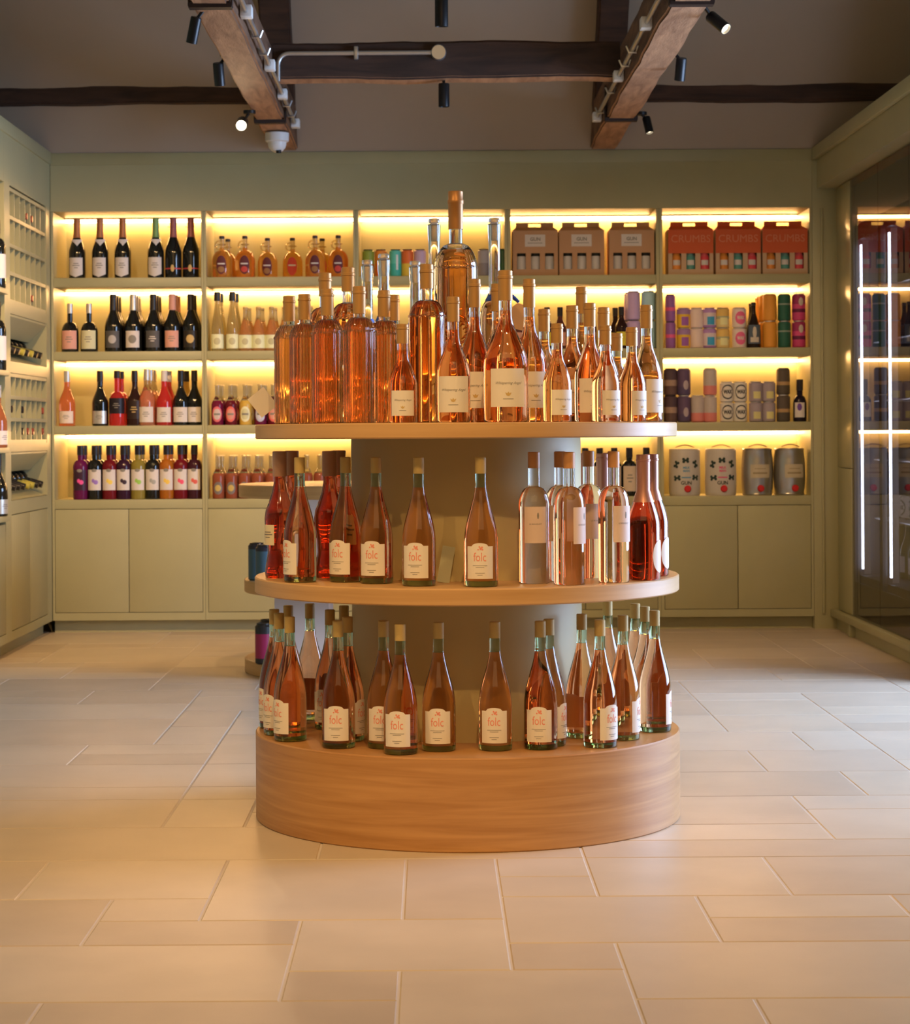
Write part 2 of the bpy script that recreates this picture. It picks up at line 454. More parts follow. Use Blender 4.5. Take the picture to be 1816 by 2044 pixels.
# ------------------------------------------------------------------ right wall: fascia, tall panel, fridge
XR = 1.95
struct('trim_4', (1.87, XR + 0.45, 8.15, YB - 0.002, 2.125, ZT), sage)
struct('trim_5', (1.845, 1.869, 8.15, YB - 0.007, ZT - 0.055, ZT + 0.004), sage, 0.004)
t = thing('tall_cabinet', 'tall sage green cupboard between the lit shelves and the glass-doored fridge', 'cabinet', (XR, 10.0, 0))
bm = bmesh.new(); box(bm, 0.02, 0.45, -0.005, 0.398, 0.097, 2.12)
put('carcass', mesh_from(bm, 'carcass', sage, False), t)
glossy = noisy('satin_sage_paint', (0.395, 0.368, 0.20), (0.415, 0.388, 0.212), nscale=6, rough=0.22)
boxo('upper_door', (0.0, 0.0195, 0.0, 0.335, 0.782, 2.118), glossy, t, 0.001)
boxo('lower_door', (0.0, 0.0195, 0.0, 0.335, 0.10, 0.778), glossy, t, 0.001)
struct('baseboard_right', (1.955, 2.0, 8.15, YB + 0.06, 0.0, 0.060), sage)
t = thing('plinth_rail', 'long sage green rail with a short foot running under the fridge', 'rail', (XR, 8.15, 0))
boxo('rail', (-0.028, 0.4, 0.0, YB - 8.152, 0.062, 0.096), sage, t, 0.003)
boxo('foot', (-0.020, 0.02, 1.81, 1.86, 0.001, 0.0618), sage, t, 0.002)

t = thing('end_panel', 'sage green end panel closing the fridge run', 'panel', (XR, 8.15, 0))
boxo('panel', (-0.02, 0.46, -0.022, -0.001, 0.0, ZT - 0.001), sage, t, 0.002)

def fridge():
    t = thing('display_fridge', 'tall dark glass-doored drinks fridge with white light tubes on the right wall', 'fridge', (XR, 9.985, 0.098))
    dk = M('fridge_liner', (0.045, 0.040, 0.048), 0.5)
    L0 = -1.83
    bm = bmesh.new()
    box(bm, 0.03, 0.45, -0.012, 0.0, 0, 2.02); box(bm, 0.03, 0.45, L0, L0 + 0.012, 0, 2.02); box(bm, 0.44, 0.45, L0, 0, 0, 2.02)
    box(bm, 0.03, 0.45, L0, 0, 0, 0.19); box(bm, 0.03, 0.45, L0, 0, 1.74, 2.02)
    put('carcass', mesh_from(bm, 'carcass', dk, False), t)
    if 'dark_door_glass' not in MATS:
        m = bpy.data.materials.new('dark_door_glass'); m.use_nodes = True; nt = m.node_tree; N = nt.nodes; L = nt.links
        N.remove(N['Principled BSDF']); out = N['Material Output']
        fr = N.new('ShaderNodeFresnel'); fr.inputs[0].default_value = 1.75
        tr = N.new('ShaderNodeBsdfTransparent'); tr.inputs[0].default_value = (0.62, 0.60, 0.64, 1)
        gl = N.new('ShaderNodeBsdfGlossy'); gl.inputs[0].default_value = (0.9, 0.88, 0.9, 1); gl.inputs['Roughness'].default_value = 0.015
        mx = N.new('ShaderNodeMixShader'); ge = N.new('ShaderNodeNewGeometry'); mm_ = N.new('ShaderNodeMath'); mm_.operation = 'SUBTRACT'; mm_.use_clamp = True
        L.new(fr.outputs[0], mm_.inputs[0]); L.new(ge.outputs['Backfacing'], mm_.inputs[1]); L.new(mm_.outputs[0], mx.inputs[0]); L.new(tr.outputs[0], mx.inputs[1]); L.new(gl.outputs[0], mx.inputs[2])
        L.new(mx.outputs[0], out.inputs[0]); MATS['dark_door_glass'] = m
    for i in range(3):
        a, b = -0.61 * (i + 1) + 0.002, -0.61 * i - 0.002
        d = boxo('door', (0.006, 0.028, a, b, 0.0, 2.02), M('black_door_frame', (0.02, 0.018, 0.022), 0.25), t)
        # frame ring only: rebuild as four bars
        bm = bmesh.new(); fw = 0.022
        box(bm, 0.006, 0.028, a, a + fw, 0.0, 2.02); box(bm, 0.006, 0.028, b - fw, b, 0.0, 2.02)
        box(bm, 0.006, 0.028, a + fw, b - fw, 0.0, 0.16); box(bm, 0.006, 0.028, a + fw, b - fw, 1.80, 2.02)
        d.data = mesh_from(bm, 'door', MATS['black_door_frame'], False)
        boxo('glass_pane', (0.0, 0.0055, a, b, 0.0, 2.02), MATS['dark_door_glass'], d)
        boxo('light_tube', (0.034, 0.056, b - 0.066, b - 0.042, 0.22, 1.715), LEDW, t)['label'] = 'glowing white light tube'
        boxo('tube_reflection_strip', (0.034, 0.060, b - 0.108, b - 0.096, 0.20, 1.73), white_p, t)  # added white strip imitating the tube's dimmer reflection in the door
    for z in (0.45, 0.72, 0.99, 1.26, 1.50):
        boxo('wire_shelf', (0.10, 0.438, L0 + 0.013, -0.013, z, z + 0.006), M('grey_wire', (0.35, 0.35, 0.37), 0.4, 0.6), t)
fridge()

# ------------------------------------------------------------------ beams
def hewn(name, b, mat, label, cat='beam', seed=1, amp=0.006, botmat=None, extra=None, loc=None, rot=None):
    """An old timber: subdivided box with an uneven surface."""
    rnd = random.Random(seed); bm = bmesh.new(); box(bm, *b)
    longest = max(range(3), key=lambda a: b[2*a+1] - b[2*a])
    es = [e for e in bm.edges if abs((e.verts[0].co - e.verts[1].co)[longest]) > 1e-6]
    bmesh.ops.subdivide_edges(bm, edges=es, cuts=28, use_grid_fill=True)
    for v in bm.verts:
        p = v.co[longest]
        for a in range(3):
            if a != longest:
                s = 1 if v.co[a] > (b[2*a] + b[2*a+1]) / 2 else -1
                v.co[a] += amp * (math.sin(p * 5.1 + seed + a * 2 + s) + 0.6 * math.sin(p * 13.7 + seed * 3 + a + s * 2)) * 0.5 + rnd.uniform(-amp, amp) * 0.2
    bmesh.ops.bevel(bm, geom=[e for e in bm.edges if abs((e.verts[0].co - e.verts[1].co)[longest]) > 1e-3 and e.is_manifold and e.calc_face_angle(0) > 0.8], offset=0.008, segments=2, affect='EDGES')
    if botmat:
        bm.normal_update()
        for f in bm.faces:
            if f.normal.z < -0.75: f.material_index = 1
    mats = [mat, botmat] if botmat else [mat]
    o = put(name, mesh_from(bm, name, mats, True), None, loc, rot)
    return tag(o, label, cat)

def tie(x0, x1, seed, label):
    # a real beam: part meshes under an Empty
    t = thing('tie_beam', label, 'beam', ((x0 + x1) / 2, YB, 2.32), 0, 'roof timbers'); hw = (x1 - x0) / 2
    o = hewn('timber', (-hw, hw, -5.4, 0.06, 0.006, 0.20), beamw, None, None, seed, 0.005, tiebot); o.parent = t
    for y in (-0.98, -3.53):
        bm = bmesh.new(); box(bm, -hw - 0.006, hw + 0.006, y - 0.022, y + 0.022, -0.006, 0.010)
        box(bm, -hw - 0.008, -hw - 0.002, y - 0.02, y + 0.02, 0.0, 0.15); box(bm, hw + 0.002, hw + 0.008, y - 0.02, y + 0.02, 0.0, 0.15)
        put('iron_strap', mesh_from(bm, 'iron_strap', M('rusty_iron', (0.045, 0.03, 0.025), 0.6, 0.5), False), t)
    return t
tie(-0.757, -0.632, 3, 'old timber tie beam with a white dome camera at its far end')
tie(0.775, 0.903, 8, 'old timber tie beam running back from the upper right, with a bright spotlight beside it')

def rafter(x0, x1, seed, label):
    t = thing('rafter', label, 'beam', ((x0 + x1) / 2, YB, ZT), 0, 'roof timbers'); hw = (x1 - x0) / 2
    L_ = 2.6; ang = math.atan(TAN)
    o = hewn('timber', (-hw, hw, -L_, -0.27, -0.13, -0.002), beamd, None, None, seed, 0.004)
    o.parent = t; o.location = (0, 0.0, 0.0); o.rotation_euler = (-ang, 0, 0)
rafter(-0.765, -0.630, 4, 'dark sloping rafter above the tie beam with the dome camera')
rafter(0.770, 0.905, 5, 'dark sloping rafter above the right-hand tie beam')

def purlin(x0, x1, yc, h, dpt, seed, label, zc=None):
    z = (ceil_z(yc) if zc is None else zc)
    o = hewn('purlin', (x0, x1, -dpt, 0.0, 0.0, h), beamd, label, 'beam', seed, 0.006)
    o.location = (0, yc, z); o['group'] = 'roof timbers'
    return o
def purlin_at(x0, x1, px, ytop, ybot, dpt, seed, label):
    # front face against the slope, its height read between two image rows
    _, vb = uv(px, ybot); Y = (ZT + TAN * YB - H0) / (TAN - vb / F)
    Yf = Y - 0.06; zb = H0 - vb * Yf / F; _, vt = uv(px, ytop); zt = H0 - vt * Yf / F
    o = hewn('purlin', (x0, x1, 0.0, dpt, 0.0, zt - zb), beamd, label, 'beam', seed, 0.006)
    o.location = (0, Yf, zb); o['group'] = 'roof timbers'
purlin_at(-2.58, -0.768, 240, 164, 206, 0.13, 11, 'dark horizontal purlin on the left half of the sloping ceiling')
purlin_at(0.908, 2.68, 1560, 157, 200, 0.13, 12, 'dark horizontal purlin on the right half of the sloping ceiling')
YX = 8.68
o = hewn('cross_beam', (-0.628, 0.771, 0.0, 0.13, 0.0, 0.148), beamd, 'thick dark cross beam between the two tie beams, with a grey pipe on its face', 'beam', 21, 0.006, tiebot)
o.location = (0, YX, 2.387); o['group'] = 'roof timbers'

# ------------------------------------------------------------------ conduits
def conduit(t, x, y0, y1, z, boxes, clips):
    bm = bmesh.new(); tube(bm, [(x, y0, z), (x, y1, z)], 0.0085, 10)
    put('pipe', mesh_from(bm, 'pipe', galv), t)
    for y in boxes:
        bm = bmesh.new(); box(bm, x - 0.02, x + 0.02, y - 0.03, y + 0.03, z - 0.02, z + 0.02); bev(bm, 0.004)
        put('junction_box', mesh_from(bm, 'junction_box', white_p), t)
    for y in clips:
        bm = bmesh.new(); tube(bm, [(x - 0.022, y, z + 0.013), (x - 0.013, y, z - 0.011), (x + 0.013, y, z - 0.011), (x + 0.022, y, z + 0.013)], 0.0045, 6)
        put('pipe_clip', mesh_from(bm, 'pipe_clip', galv), t)
t = thing('conduit', 'grey steel conduit along the side of the tie beam with the dome camera', 'pipe', (0, 0, 0))
conduit(t, -0.608, 5.6, 9.85, 2.368, [6.55, 7.2, 8.25, 8.95, 9.8], [6.9, 7.6, 7.95, 9.2, 9.5])
t = thing('conduit', 'grey steel conduit along the side of the right-hand tie beam', 'pipe', (0, 0, 0))
conduit(t, 0.752, 5.6, 9.70, 2.368, [7.45, 8.55, 9.65], [6.9, 7.95, 8.25, 8.9, 9.45])
t = thing('conduit', 'silver pipe running along the face of the cross beam to a round box', 'pipe', (0, 0, 0))
bm = bmesh.new(); yq = YX - 0.014; zq = 2.487
pts = [(-0.606, yq, 2.375), (-0.606, yq, 2.44)] + [(-0.606 + 0.045 * (1 - math.cos(a)), yq, 2.442 + 0.045 * math.sin(a)) for a in [PI/2 * i / 6 for i in range(1, 7)]] + [(0.03, yq, zq)]
tube(bm, pts, 0.0095, 10); put('pipe', mesh_from(bm, 'pipe', galv), t)
bm = bmesh.new(); lathe([(0.031, 0), (0.031, 0.022), (0.028, 0.026), (0, 0.026)], 24)
bm.free(); bm = lathe([(0.031, 0), (0.031, 0.022), (0.028, 0.026), (0, 0.026)], 24)
put('round_box', mesh_from(bm, 'round_box', galv), t, (0.04, YX - 0.002, zq), (R_(90), 0, 0))
bm = bmesh.new(); box(bm, -0.30, -0.283, YX - 0.026, YX - 0.001, zq - 0.026, zq + 0.026); bev(bm, 0.003)
put('pipe_clip', mesh_from(bm, 'pipe_clip', galv), t)

# ------------------------------------------------------------------ spotlights and dome camera
def spotlight(px, py, Y, direction, label, lit=False, L_=0.105, r=0.023, stem=None, power=0):
    x, z = X_at(px, Y, py), Z_at(px, py, Y)
    d = Vector(direction).normalized()
    t = thing('spotlight', label, 'spotlight', (x, Y, z), 0, 'black track spotlights')
    q = d.to_track_quat('Z', 'Y').to_euler()
    bm = lathe([(0, 0), (r*0.9, 0), (r, 0.004), (r, L_), (r*0.9, L_), (r*0.86, L_ - 0.014), (0, L_ - 0.014)], 24)
    b = put('lamp_body', mesh_from(bm, 'lamp_body', black_m), t, tuple(-d * L_ / 2), q)
    bm = lathe([(0, 0), (r*0.84, 0), (r*0.84, 0.002), (0, 0.002)], 20)
    lens = M('lit_lens', (1, 0.9, 0.7), 0.3, emit=(1.0, 0.80, 0.52), es=28.0) if lit else M('dark_lens', (0.05, 0.05, 0.05), 0.1)
    put('lens', mesh_from(bm, 'lens', lens), b, (0, 0, L_ - 0.0125))
    if stem:
        bm = bmesh.new(); s0 = -d * L_ * 0.35; s1 = Vector(stem)
        tube(bm, [s0, s0 + (s1 - s0) * 0.5, s1], 0.006, 8)
        put('arm', mesh_from(bm, 'arm', black_m), t)
        bm = lathe([(0, 0), (0.026, 0), (0.026, 0.014), (0, 0.014)], 20)
        put('ceiling_mount', mesh_from(bm, 'ceiling_mount', black_m), t, (s1.x, s1.y, s1.z - 0.006))
    if power:
        l = bpy.data.lights.new('lamp_glow', 'SPOT'); l.energy = power; l.color = (1.0, 0.72, 0.42); l.spot_size = R_(70); l.spot_blend = 0.9; l.shadow_soft_size = 0.02
        lo = put('lamp_glow', l, t, tuple(d * (L_ / 2 + 0.012))); lo.rotation_euler = d.to_track_quat('-Z', 'Y').to_euler()
    return t
spotlight(387, 60, 7.0, (-0.12, 0.15, -0.5), 'black spotlight tilted left, uppermost beside the tie beam with the dome camera', stem=(0.05, 0, 0.09), L_=0.085, r=0.018)
spotlight(437, 148, 8.0, (0.03, 0.2, -0.6), 'black spotlight pointing down beside the tie beam, just below the left purlin end', stem=(0.03, 0, 0.07), L_=0.085, r=0.020)
spotlight(483, 247, 9.05, (0.0, -1.0, -0.35), 'black spotlight shining straight at the viewer beside the dome camera', lit=True, stem=(0.03, 0.02, 0.05), L_=0.085, r=0.024, power=14)
spotlight(881, 22, 7.3, (0, 0.1, -1), 'black spotlight hanging down at the top middle of the photo', stem=(0, 0.05, 0.10), L_=0.105, r=0.0225)
spotlight(886, 190, 8.72, (0, 0.05, -1), 'black spotlight hanging under the middle of the cross beam', stem=(0, 0.03, 0.070), L_=0.095, r=0.0225)
spotlight(1433, 45, 7.1, (0.30, -0.30, -0.34), 'black spotlight with a bright lens, tilted right beside the right-hand tie beam', lit=True, stem=(-0.05, 0, 0.06), L_=0.085, r=0.020, power=14)
spotlight(1358, 138, 8.1, (-0.04, 0.2, -0.6), 'dim black spotlight just above the right purlin, pointing down and back', stem=(-0.03, 0, 0.07), L_=0.085, r=0.020)
spotlight(1293, 250, 9.4, (0.10, -0.12, -0.5), 'small black spotlight with a glowing tip, low beside the right-hand tie beam', lit=True, stem=(-0.03, 0, 0.05), L_=0.075, r=0.018, power=10)

t = thing('dome_camera', 'white dome security camera under the far end of the left tie beam', 'camera', (X_at(553, 9.75, 283), 9.75, 2.318))
bm = lathe([(0, -0.042), (0.045, -0.042), (0.053, -0.036), (0.054, 0.0), (0, 0.0)], 28)
put('housing', mesh_from(bm, 'housing', white_p), t)
bm = lathe([(0, -0.088), (0.012, -0.087), (0.026, -0.080), (0.038, -0.066), (0.042, -0.052), (0.042, -0.042), (0, -0.042)], 24)
put('dome', mesh_from(bm, 'dome', white_p), t)
bm = lathe([(0, 0), (0.012, 0), (0.012, 0.012), (0, 0.012)], 16)
put('lens', mesh_from(bm, 'lens', black_m), t, (0.008, -0.018, -0.090), (R_(20), 0, 0))

# ------------------------------------------------------------------ round display stand
DX, DY, DR = 0.0875, 5.43, 0.532
t = thing('display_stand', 'round three-tier oak display stand in the middle of the floor', 'display stand', (DX, DY, 0))
def disk(name, z0, z1, r, mat, parent, seg=128, bv=0.003):
    bm = lathe([(0, z0), (r - bv, z0), (r, z0 + bv), (r, z1 - bv), (r - bv, z1), (0, z1)], seg)
    return put(name, mesh_from(bm, name, mat), parent)
oak_band = noisy('oak_band_veneer', (0.40, 0.19, 0.060), (0.56, 0.30, 0.115), scale=(0.7, 0.7, 15.0), nscale=3.0, rough=0.40, detail=8, dist=1.0, lo=0.32, hi=0.68)
d = disk('base', 0.0, 0.2155, DR, oak_band, t)
disk('lower_shelf', 0.5615, 0.6013, DR, oak, t)
disk('top_shelf', 0.9435, 0.98, DR - 0.003, oak, t)
bm = bmesh.new(); lathe([(0.289, 0.2156), (0.289, 0.5614)], 96, bm=bm)
put('column', mesh_from(bm, 'column', noisy('column_paint', (0.50, 0.41, 0.20), (0.53, 0.435, 0.215), nscale=4, rough=0.5)), t)
bm = bmesh.new(); lathe([(0.289, 0.6014), (0.289, 0.9434)], 96, bm=bm)
put('column', mesh_from(bm, 'column', MATS['column_paint']), t)

# ------------------------------------------------------------------ rear display stand
RX, RY, RR = -0.25, 8.75, 0.53
t = thing('display_stand', 'lower round display stand half hidden behind the oak one', 'display stand', (RX, RY, 0))
disk('top_shelf', 0.703, 0.755, RR, oak, t, 96)
disk('lower_shelf', 0.322, 0.372, RR - 0.02, oak, t, 96)
disk('base', 0.0, 0.055, RR - 0.02, oak, t, 96)
wc = M('white_painted_panel', (0.72, 0.68, 0.66), 0.5)
bm = bmesh.new(); box(bm, -0.375, -0.16, -0.20, 0.20, 0.0555, 0.3215); put('column', mesh_from(bm, 'column', wc, False), t)
bm = bmesh.new(); box(bm, -0.30, 0.30, -0.20, 0.20, 0.3725, 0.7025); put('column', mesh_from(bm, 'column', wc, False), t)

# ------------------------------------------------------------------ bottles and cans
def prof(style, Hh, R, rn):
    """Outer radius at height fraction -> list of (r, z) up to the mouth."""
    out = []
    if style == 'waisted':
        ctl = [(0, .93), (.04, 1.0), (.10, .93), (.20, .80), (.30, .84), (.40, .98), (.47, 1.0), (.53, .93), (.60, .72), (.68, .50), (.75, None), (1.0, None)]
        pts = [(f, (R * q if q else rn)) for f, q in ctl]
        for a, b in zip(pts, pts[1:]):
            for i in range(4):
                t = i / 4; s = t * t * (3 - 2 * t) if b[0] < .75 else t
                out.append((a[1] + (b[1] - a[1]) * t, Hh * (a[0] + (b[0] - a[0]) * t)))
        out.append((rn, Hh)); return out
    zs, zn, pw = {'folc': (.335, .80, 1), 'burgundy': (.40, .74, 2), 'bordeaux': (.60, .735, 3), 'champagne': (.42, .78, 2),
                  'cylinder': (.665, .775, 3), 'hock': (.30, .82, 1), 'liqueur': (.56, .74, 3), 'small': (.50, .76, 2), 'squat': (.42, .62, 3), 'angel': (.37, .72, 2), 'longneck': (.52, .62, 3), 'flagon': (.42, .66, 3)}[style]
    out += [(R * .90, 0.0), (R * .97, Hh * .006), (R, Hh * .016), (R, Hh * zs * .5), (R, Hh * zs)]
    for i in range(1, 13):
        t = i / 12; z = Hh * (zs + (zn - zs) * t)
        if pw == 1: q = ((1 + math.cos(PI * t)) / 2) ** .85
        elif pw == 2: q = (1 + math.cos(PI * t)) / 2
        else: q = math.sqrt(max(0, 1 - t * t)) * (1 - t * .12) if t < .96 else 0.0
        q = max(0, min(1, q)); out.append((rn + (R - rn) * q, z))
    out += [(rn, Hh * .9), (rn, Hh)]
    return out

def cut(p, z0, z1):
    def at(z):
        for a, b in zip(p, p[1:]):
            if a[1] <= z <= b[1]:
                t = 0 if b[1] == a[1] else (z - a[1]) / (b[1] - a[1]); return a[0] + (b[0] - a[0]) * t
        return p[-1][0]
    return [(at(z0), z0)] + [q for q in p if z0 < q[1] < z1] + [(at(z1), z1)], at

MESH = {}
def parts_bottle(key, style='burgundy', H_=0.30, R=0.038, rn=0.0135, wine=None, fill=None, neckm=None, cap=None, cap0=.80, cap_r=1.12, lab=(), base=None, seg=32, text=None, lip=True, extra=None, stopper=False):
    """Returns [(part name, mesh, index of its parent part or None)]."""
    if key in MESH: return MESH[key]
    p = prof(style, H_, R, rn); out = []
    wine = wine or darkglass
    zb = 0.0
    if base:
        zb = H_ * .045; q, at = cut(p, 0, zb)
        out.append(('glass_foot', mesh_from(lathe([(0, 0)] + q + [(0, zb)], seg), 'glass_foot', base), None)); zb += 0.0003
    ztop = H_ * (cap0 if cap else 1.0)
    zf = H_ * fill if fill else ztop
    q, at = cut(p, zb, zf)
    out.append(('bottle_body', mesh_from(lathe([(0, zb)] + q + [(0, zf)], seg), 'bottle_body', wine), None))
    if fill and zf < ztop - 1e-4:
        q, at = cut(p, zf + 0.0003, max(ztop, zf + .001))
        if stopper:
            zi = zf + .010
            q = [(rn * .30, zf + .0003)] + q + [(rn * 1.12, ztop - .026), (rn * 1.15, ztop - .003), (rn * 1.0, ztop), (rn * .72, ztop), (rn * .72, zi), (0, zi)]
            q = [v for k, v in enumerate(q) if not (k and v == (rn, ztop))]
            out.append(('neck', mesh_from(lathe([(0, zf + .0003)] + q, seg), 'neck', clearg), None))
            out.append(('glass_stopper', mesh_from(lathe([(0, ztop - .045), (rn * .60, ztop - .045), (rn * .66, ztop - .030), (rn * .60, ztop - .018), (rn * .66, ztop + .001), (rn * 1.0, ztop + .002), (rn * 1.02, ztop + .010), (rn * .9, ztop + .013), (0, ztop + .013)], seg), 'glass_stopper', M('frosted_stopper_glass', (0.80, 0.76, 0.72), .22, trans=.85, ior=1.4)), None))
            q = None
        elif not cap: q = q + [(rn * .8, ztop)]
        if q: out.append(('neck', mesh_from(lathe([(0, zf + 0.0003)] + q + [(0, ztop)], seg), 'neck', neckm or clearg), None))
    if cap:
        z0 = H_ * cap0 + 0.0002; rc = max(rn * cap_r, at(H_ * cap0) * 1.02); ll = H_ * .955
        pr = [(0, z0), (rc, z0), (rn * cap_r, z0 + (H_ - z0) * .25), (rn * cap_r, ll - .012 * H_)]
        if lip: pr += [(rn * cap_r * 1.08, ll - .008 * H_), (rn * cap_r * 1.08, ll + .006 * H_), (rn * cap_r, ll + .010 * H_)]
        pr += [(rn * cap_r, H_ - .0015), (rn * cap_r * .9, H_), (0, H_)]
        out.append(('capsule', mesh_from(lathe(pr, max(16, seg * 3 // 4)), 'capsule', cap), None))
    q, at = cut(p, 0, H_)
    for L in lab:
        z0, z1, ah, mat, shape = L[:5]; a0 = L[5] if len(L) > 5 else 0.0
        rr = max(at(H_ * z0), at(H_ * z1)) + 0.0005
        bm = bmesh.new(); arc(bm, rr, H_ * z0, H_ * z1, a0, ah, shape, 16)
        out.append(('label', mesh_from(bm, 'label', mat), None)); li = len(out) - 1
        if len(L) > 6 and L[6]:
            bm = bmesh.new(); L[6](bm, rr + 0.0008, H_ * z0, H_ * z1)
            mm = L[7] if len(L) > 7 else [ink]
            out.append(('lettering', mesh_from(bm, 'lettering', mm, False), li))
    if extra: extra(out, H_, R, rn, at)
    MESH[key] = out
    return out

used_first = {}
def place(name, cat, key, parts, x, y, z, yaw, label, group=None, tilt=None):
    """First use builds the thing; later ones copy it and every part."""
    if key not in used_first:
        t = thing(name, label, cat, (x, y, z), yaw, group, tilt); made = []
        for nm, me, pi in parts:
            made.append(put(nm, me, made[pi] if pi is not None else t))
        used_first[key] = (t, made, [pi for _, _, pi in parts])
        return t
    t0, made0, pis = used_first[key]
    t = t0.copy(); COL.objects.link(t)
    t.name = name
    t.location = (x, y, z); t.rotation_euler = (tilt[0], tilt[1], yaw) if tilt else (0, 0, yaw)
    t['label'] = label; t['category'] = cat
    if group: t['group'] = group
    elif 'group' in t.keys(): del t['group']
    made = []
    for o0, pi in zip(made0, pis):
        o = o0.copy(); COL.objects.link(o); o.parent = made[pi] if pi is not None else t; made.append(o)
    return t

# ---- label artwork
def art_folc(bm, r, z0, z1):
    h = z1 - z0; text_on(bm, 'folc', 0.030, z0 + h * .66, r, 0, mi=0, tall=1.35)
    for dx, dz, s in ((0.002, .93, .003), (0.005, .97, .0022), (-0.001, .985, .002), (0.006, .90, .002), (-0.004, .90, .0018)):
        vs = [bm.verts.new(((r) * math.sin((dx + s * math.cos(a)) / r), -r * math.cos((dx + s * math.cos(a)) / r), z0 + h * dz + s * math.sin(a))) for a in [2*PI*i/10 for i in range(10)]]
        bm.faces.new(vs).material_index = 0
    for zz, wd in ((.40, .034), (.35, .020), (.17, .022), (.11, .012)):
        arc(bm, r - 0.0004, z0 + h*zz, z0 + h*zz + 0.0010, 0, wd / 2 / r, 'rect', 6, mi=1)
def art_angel(bm, r, z0, z1):
    h = z1 - z0; wd = h * .72
    text_on(bm, 'Whispering Angel', wd, z0 + h * .62, r, 0, shear=0.45)
    for s in (-1, 1):
        vs = [bm.verts.new((r * math.sin(x * h / r), -r * math.cos(x * h / r), z0 + h * (.33 + zz))) for x, zz in ((0, -.05), (s*.05, -.03), (s*.085, .05), (s*.03, .02), (0, .07))]
        bm.faces.new(vs if s < 0 else vs[::-1]).material_index = 1
    arc(bm, r - 0.0004, z0 + h*.20, z0 + h*.215, 0, h * .14 / r, 'rect', 4, mi=0)
def art_bars(bm, r, z0, z1):
    h = z1 - z0
    for zz, a in ((.62, .30), (.50, .42), (.36, .22)): arc(bm, r - 0.0004, z0 + h*zz, z0 + h*(zz + .05), 0, a, 'rect', 4, mi=0)
def art_disc(bm, r, z0, z1):
    h = z1 - z0; arc(bm, r - 0.0004, z0 + h*.25, z0 + h*.75, 0, h * .25 / r, 'oval', 10, mi=0)
def art_one(s, k=.8, mi=0, tall=1.0, bold=0.02):
    def f(bm, r, z0, z1):
        text_on(bm, s, (z1 - z0) * k, (z0 + z1) / 2, r, 0, mi=mi, tall=tall, bold=bold)
    return f

# ---- display stand bottles
folc = lambda: parts_bottle('folc', 'folc', .2985, .0395, .0125, rose_folc, fill=.765, neckm=greeng, cap=corkm, cap0=.872, cap_r=1.02, lip=False, base=baseg, seg=40,
    lab=[(.065, .315, .80, paper, 'arch', 0, art_folc, [inkpink, ink])])
def folc_at(px, top, level, yaw_deg, label, group, name='wine_bottle', Y=None):
    zt = level + .2985
    if Y is None: Y = F * (H0 - zt) / uv(px, top)[1]
    place(name, 'wine bottle', 'folc', folc(), X_at(px, Y, top + 120), Y, level + 0.0002, R_(-yaw_deg), label, group)
G1 = 'rose bottles on the base of the oak display stand'
L1 = 0.2155

P1 = 'corked rose bottle, base tier, '
for px, top, yaw, lab in [
    (578.6, 1231, 48, 'frontmost of the far-left cluster, label turned left'),
    (557.5, 1224, 45, 'second back in far-left cluster, half its label showing'),
    (548, 1216, 60, 'third back, at the very left edge'),
    (576, 1208.6, 100, 'rearmost of the far-left cluster, only its cork showing'),
    (619, 1205, 170, 'pale and clear against the white panel behind it'),
    (659, 1217, 30, 'behind second big label from left, on its left'),
    (675, 1239, 8, 'fully facing front, second big label from the left'),
    (694, 1231, -60, 'behind second big label from left, on its right'),
    (687, 1209, 160, 'far back by the left column side, only stopper showing'),
    (766, 1239, 15, 'half covered by the nearest bottle'),
    (799, 1246, 12, 'nearest to the viewer, standing at the front rim'),
    (875.5, 1242, 6, 'alone just left of the middle of the column'),
    (988, 1241, 6, 'alone right of the middle of the column'),
    (1078.6, 1239.5, 10, 'facing front, another bottle behind its right shoulder'),
    (1096, 1235.6, -62, 'close behind the front-facing one at the right column edge'),
    (1161.4, 1225.5, 150, 'see-through, right of the column, no label in front'),
    (1197.6, 1237, -40, 'label turned right, front of the right-hand cluster'),
    (1213, 1199.4, 175, 'rear of right-hand cluster, tall pale neck against floor'),
    (1243.7, 1228, -72, 'greenish see-through, label edge-on at its right'),
    (1268, 1204.6, 170, 'pale, back right, left of two other pale necks'),
    (1287.4, 1210.5, 165, 'pale one at the back right, between two others'),
    (1306.8, 1218.3, -82, 'rightmost on the tier')]:
    folc_at(px, top, L1, yaw, P1 + lab, G1)

G2 = 'bottles on the middle tier of the oak display stand'
L2 = 0.6013
P2 = 'corked rose bottle, middle tier, '
def mid_at(px, bot, Yoff=.036, r=None):
    v = uv(px, bot)[1]; return F * (H0 - L2) / v + Yoff
for px, bot, yaw, lab in [
    (598.5, 1163.5, 55, 'leftmost with its cream label turned left'),
    (690, 1163, 30, 'second from the left, beside the red wines'),
    (751, 1166, 16, 'third from the left, overlapping the column edge'),
    (836, 1171, 14, 'fourth from the left, pale card behind it'),
    (959.5, 1172.5, 5, 'alone in the middle of the tier')]:
    Y = mid_at(px, bot); place('wine_bottle', 'wine bottle', 'folc', folc(), X_at(px, Y, 1050), Y, L2 + 0.0002, R_(-yaw), P2 + lab, G2)

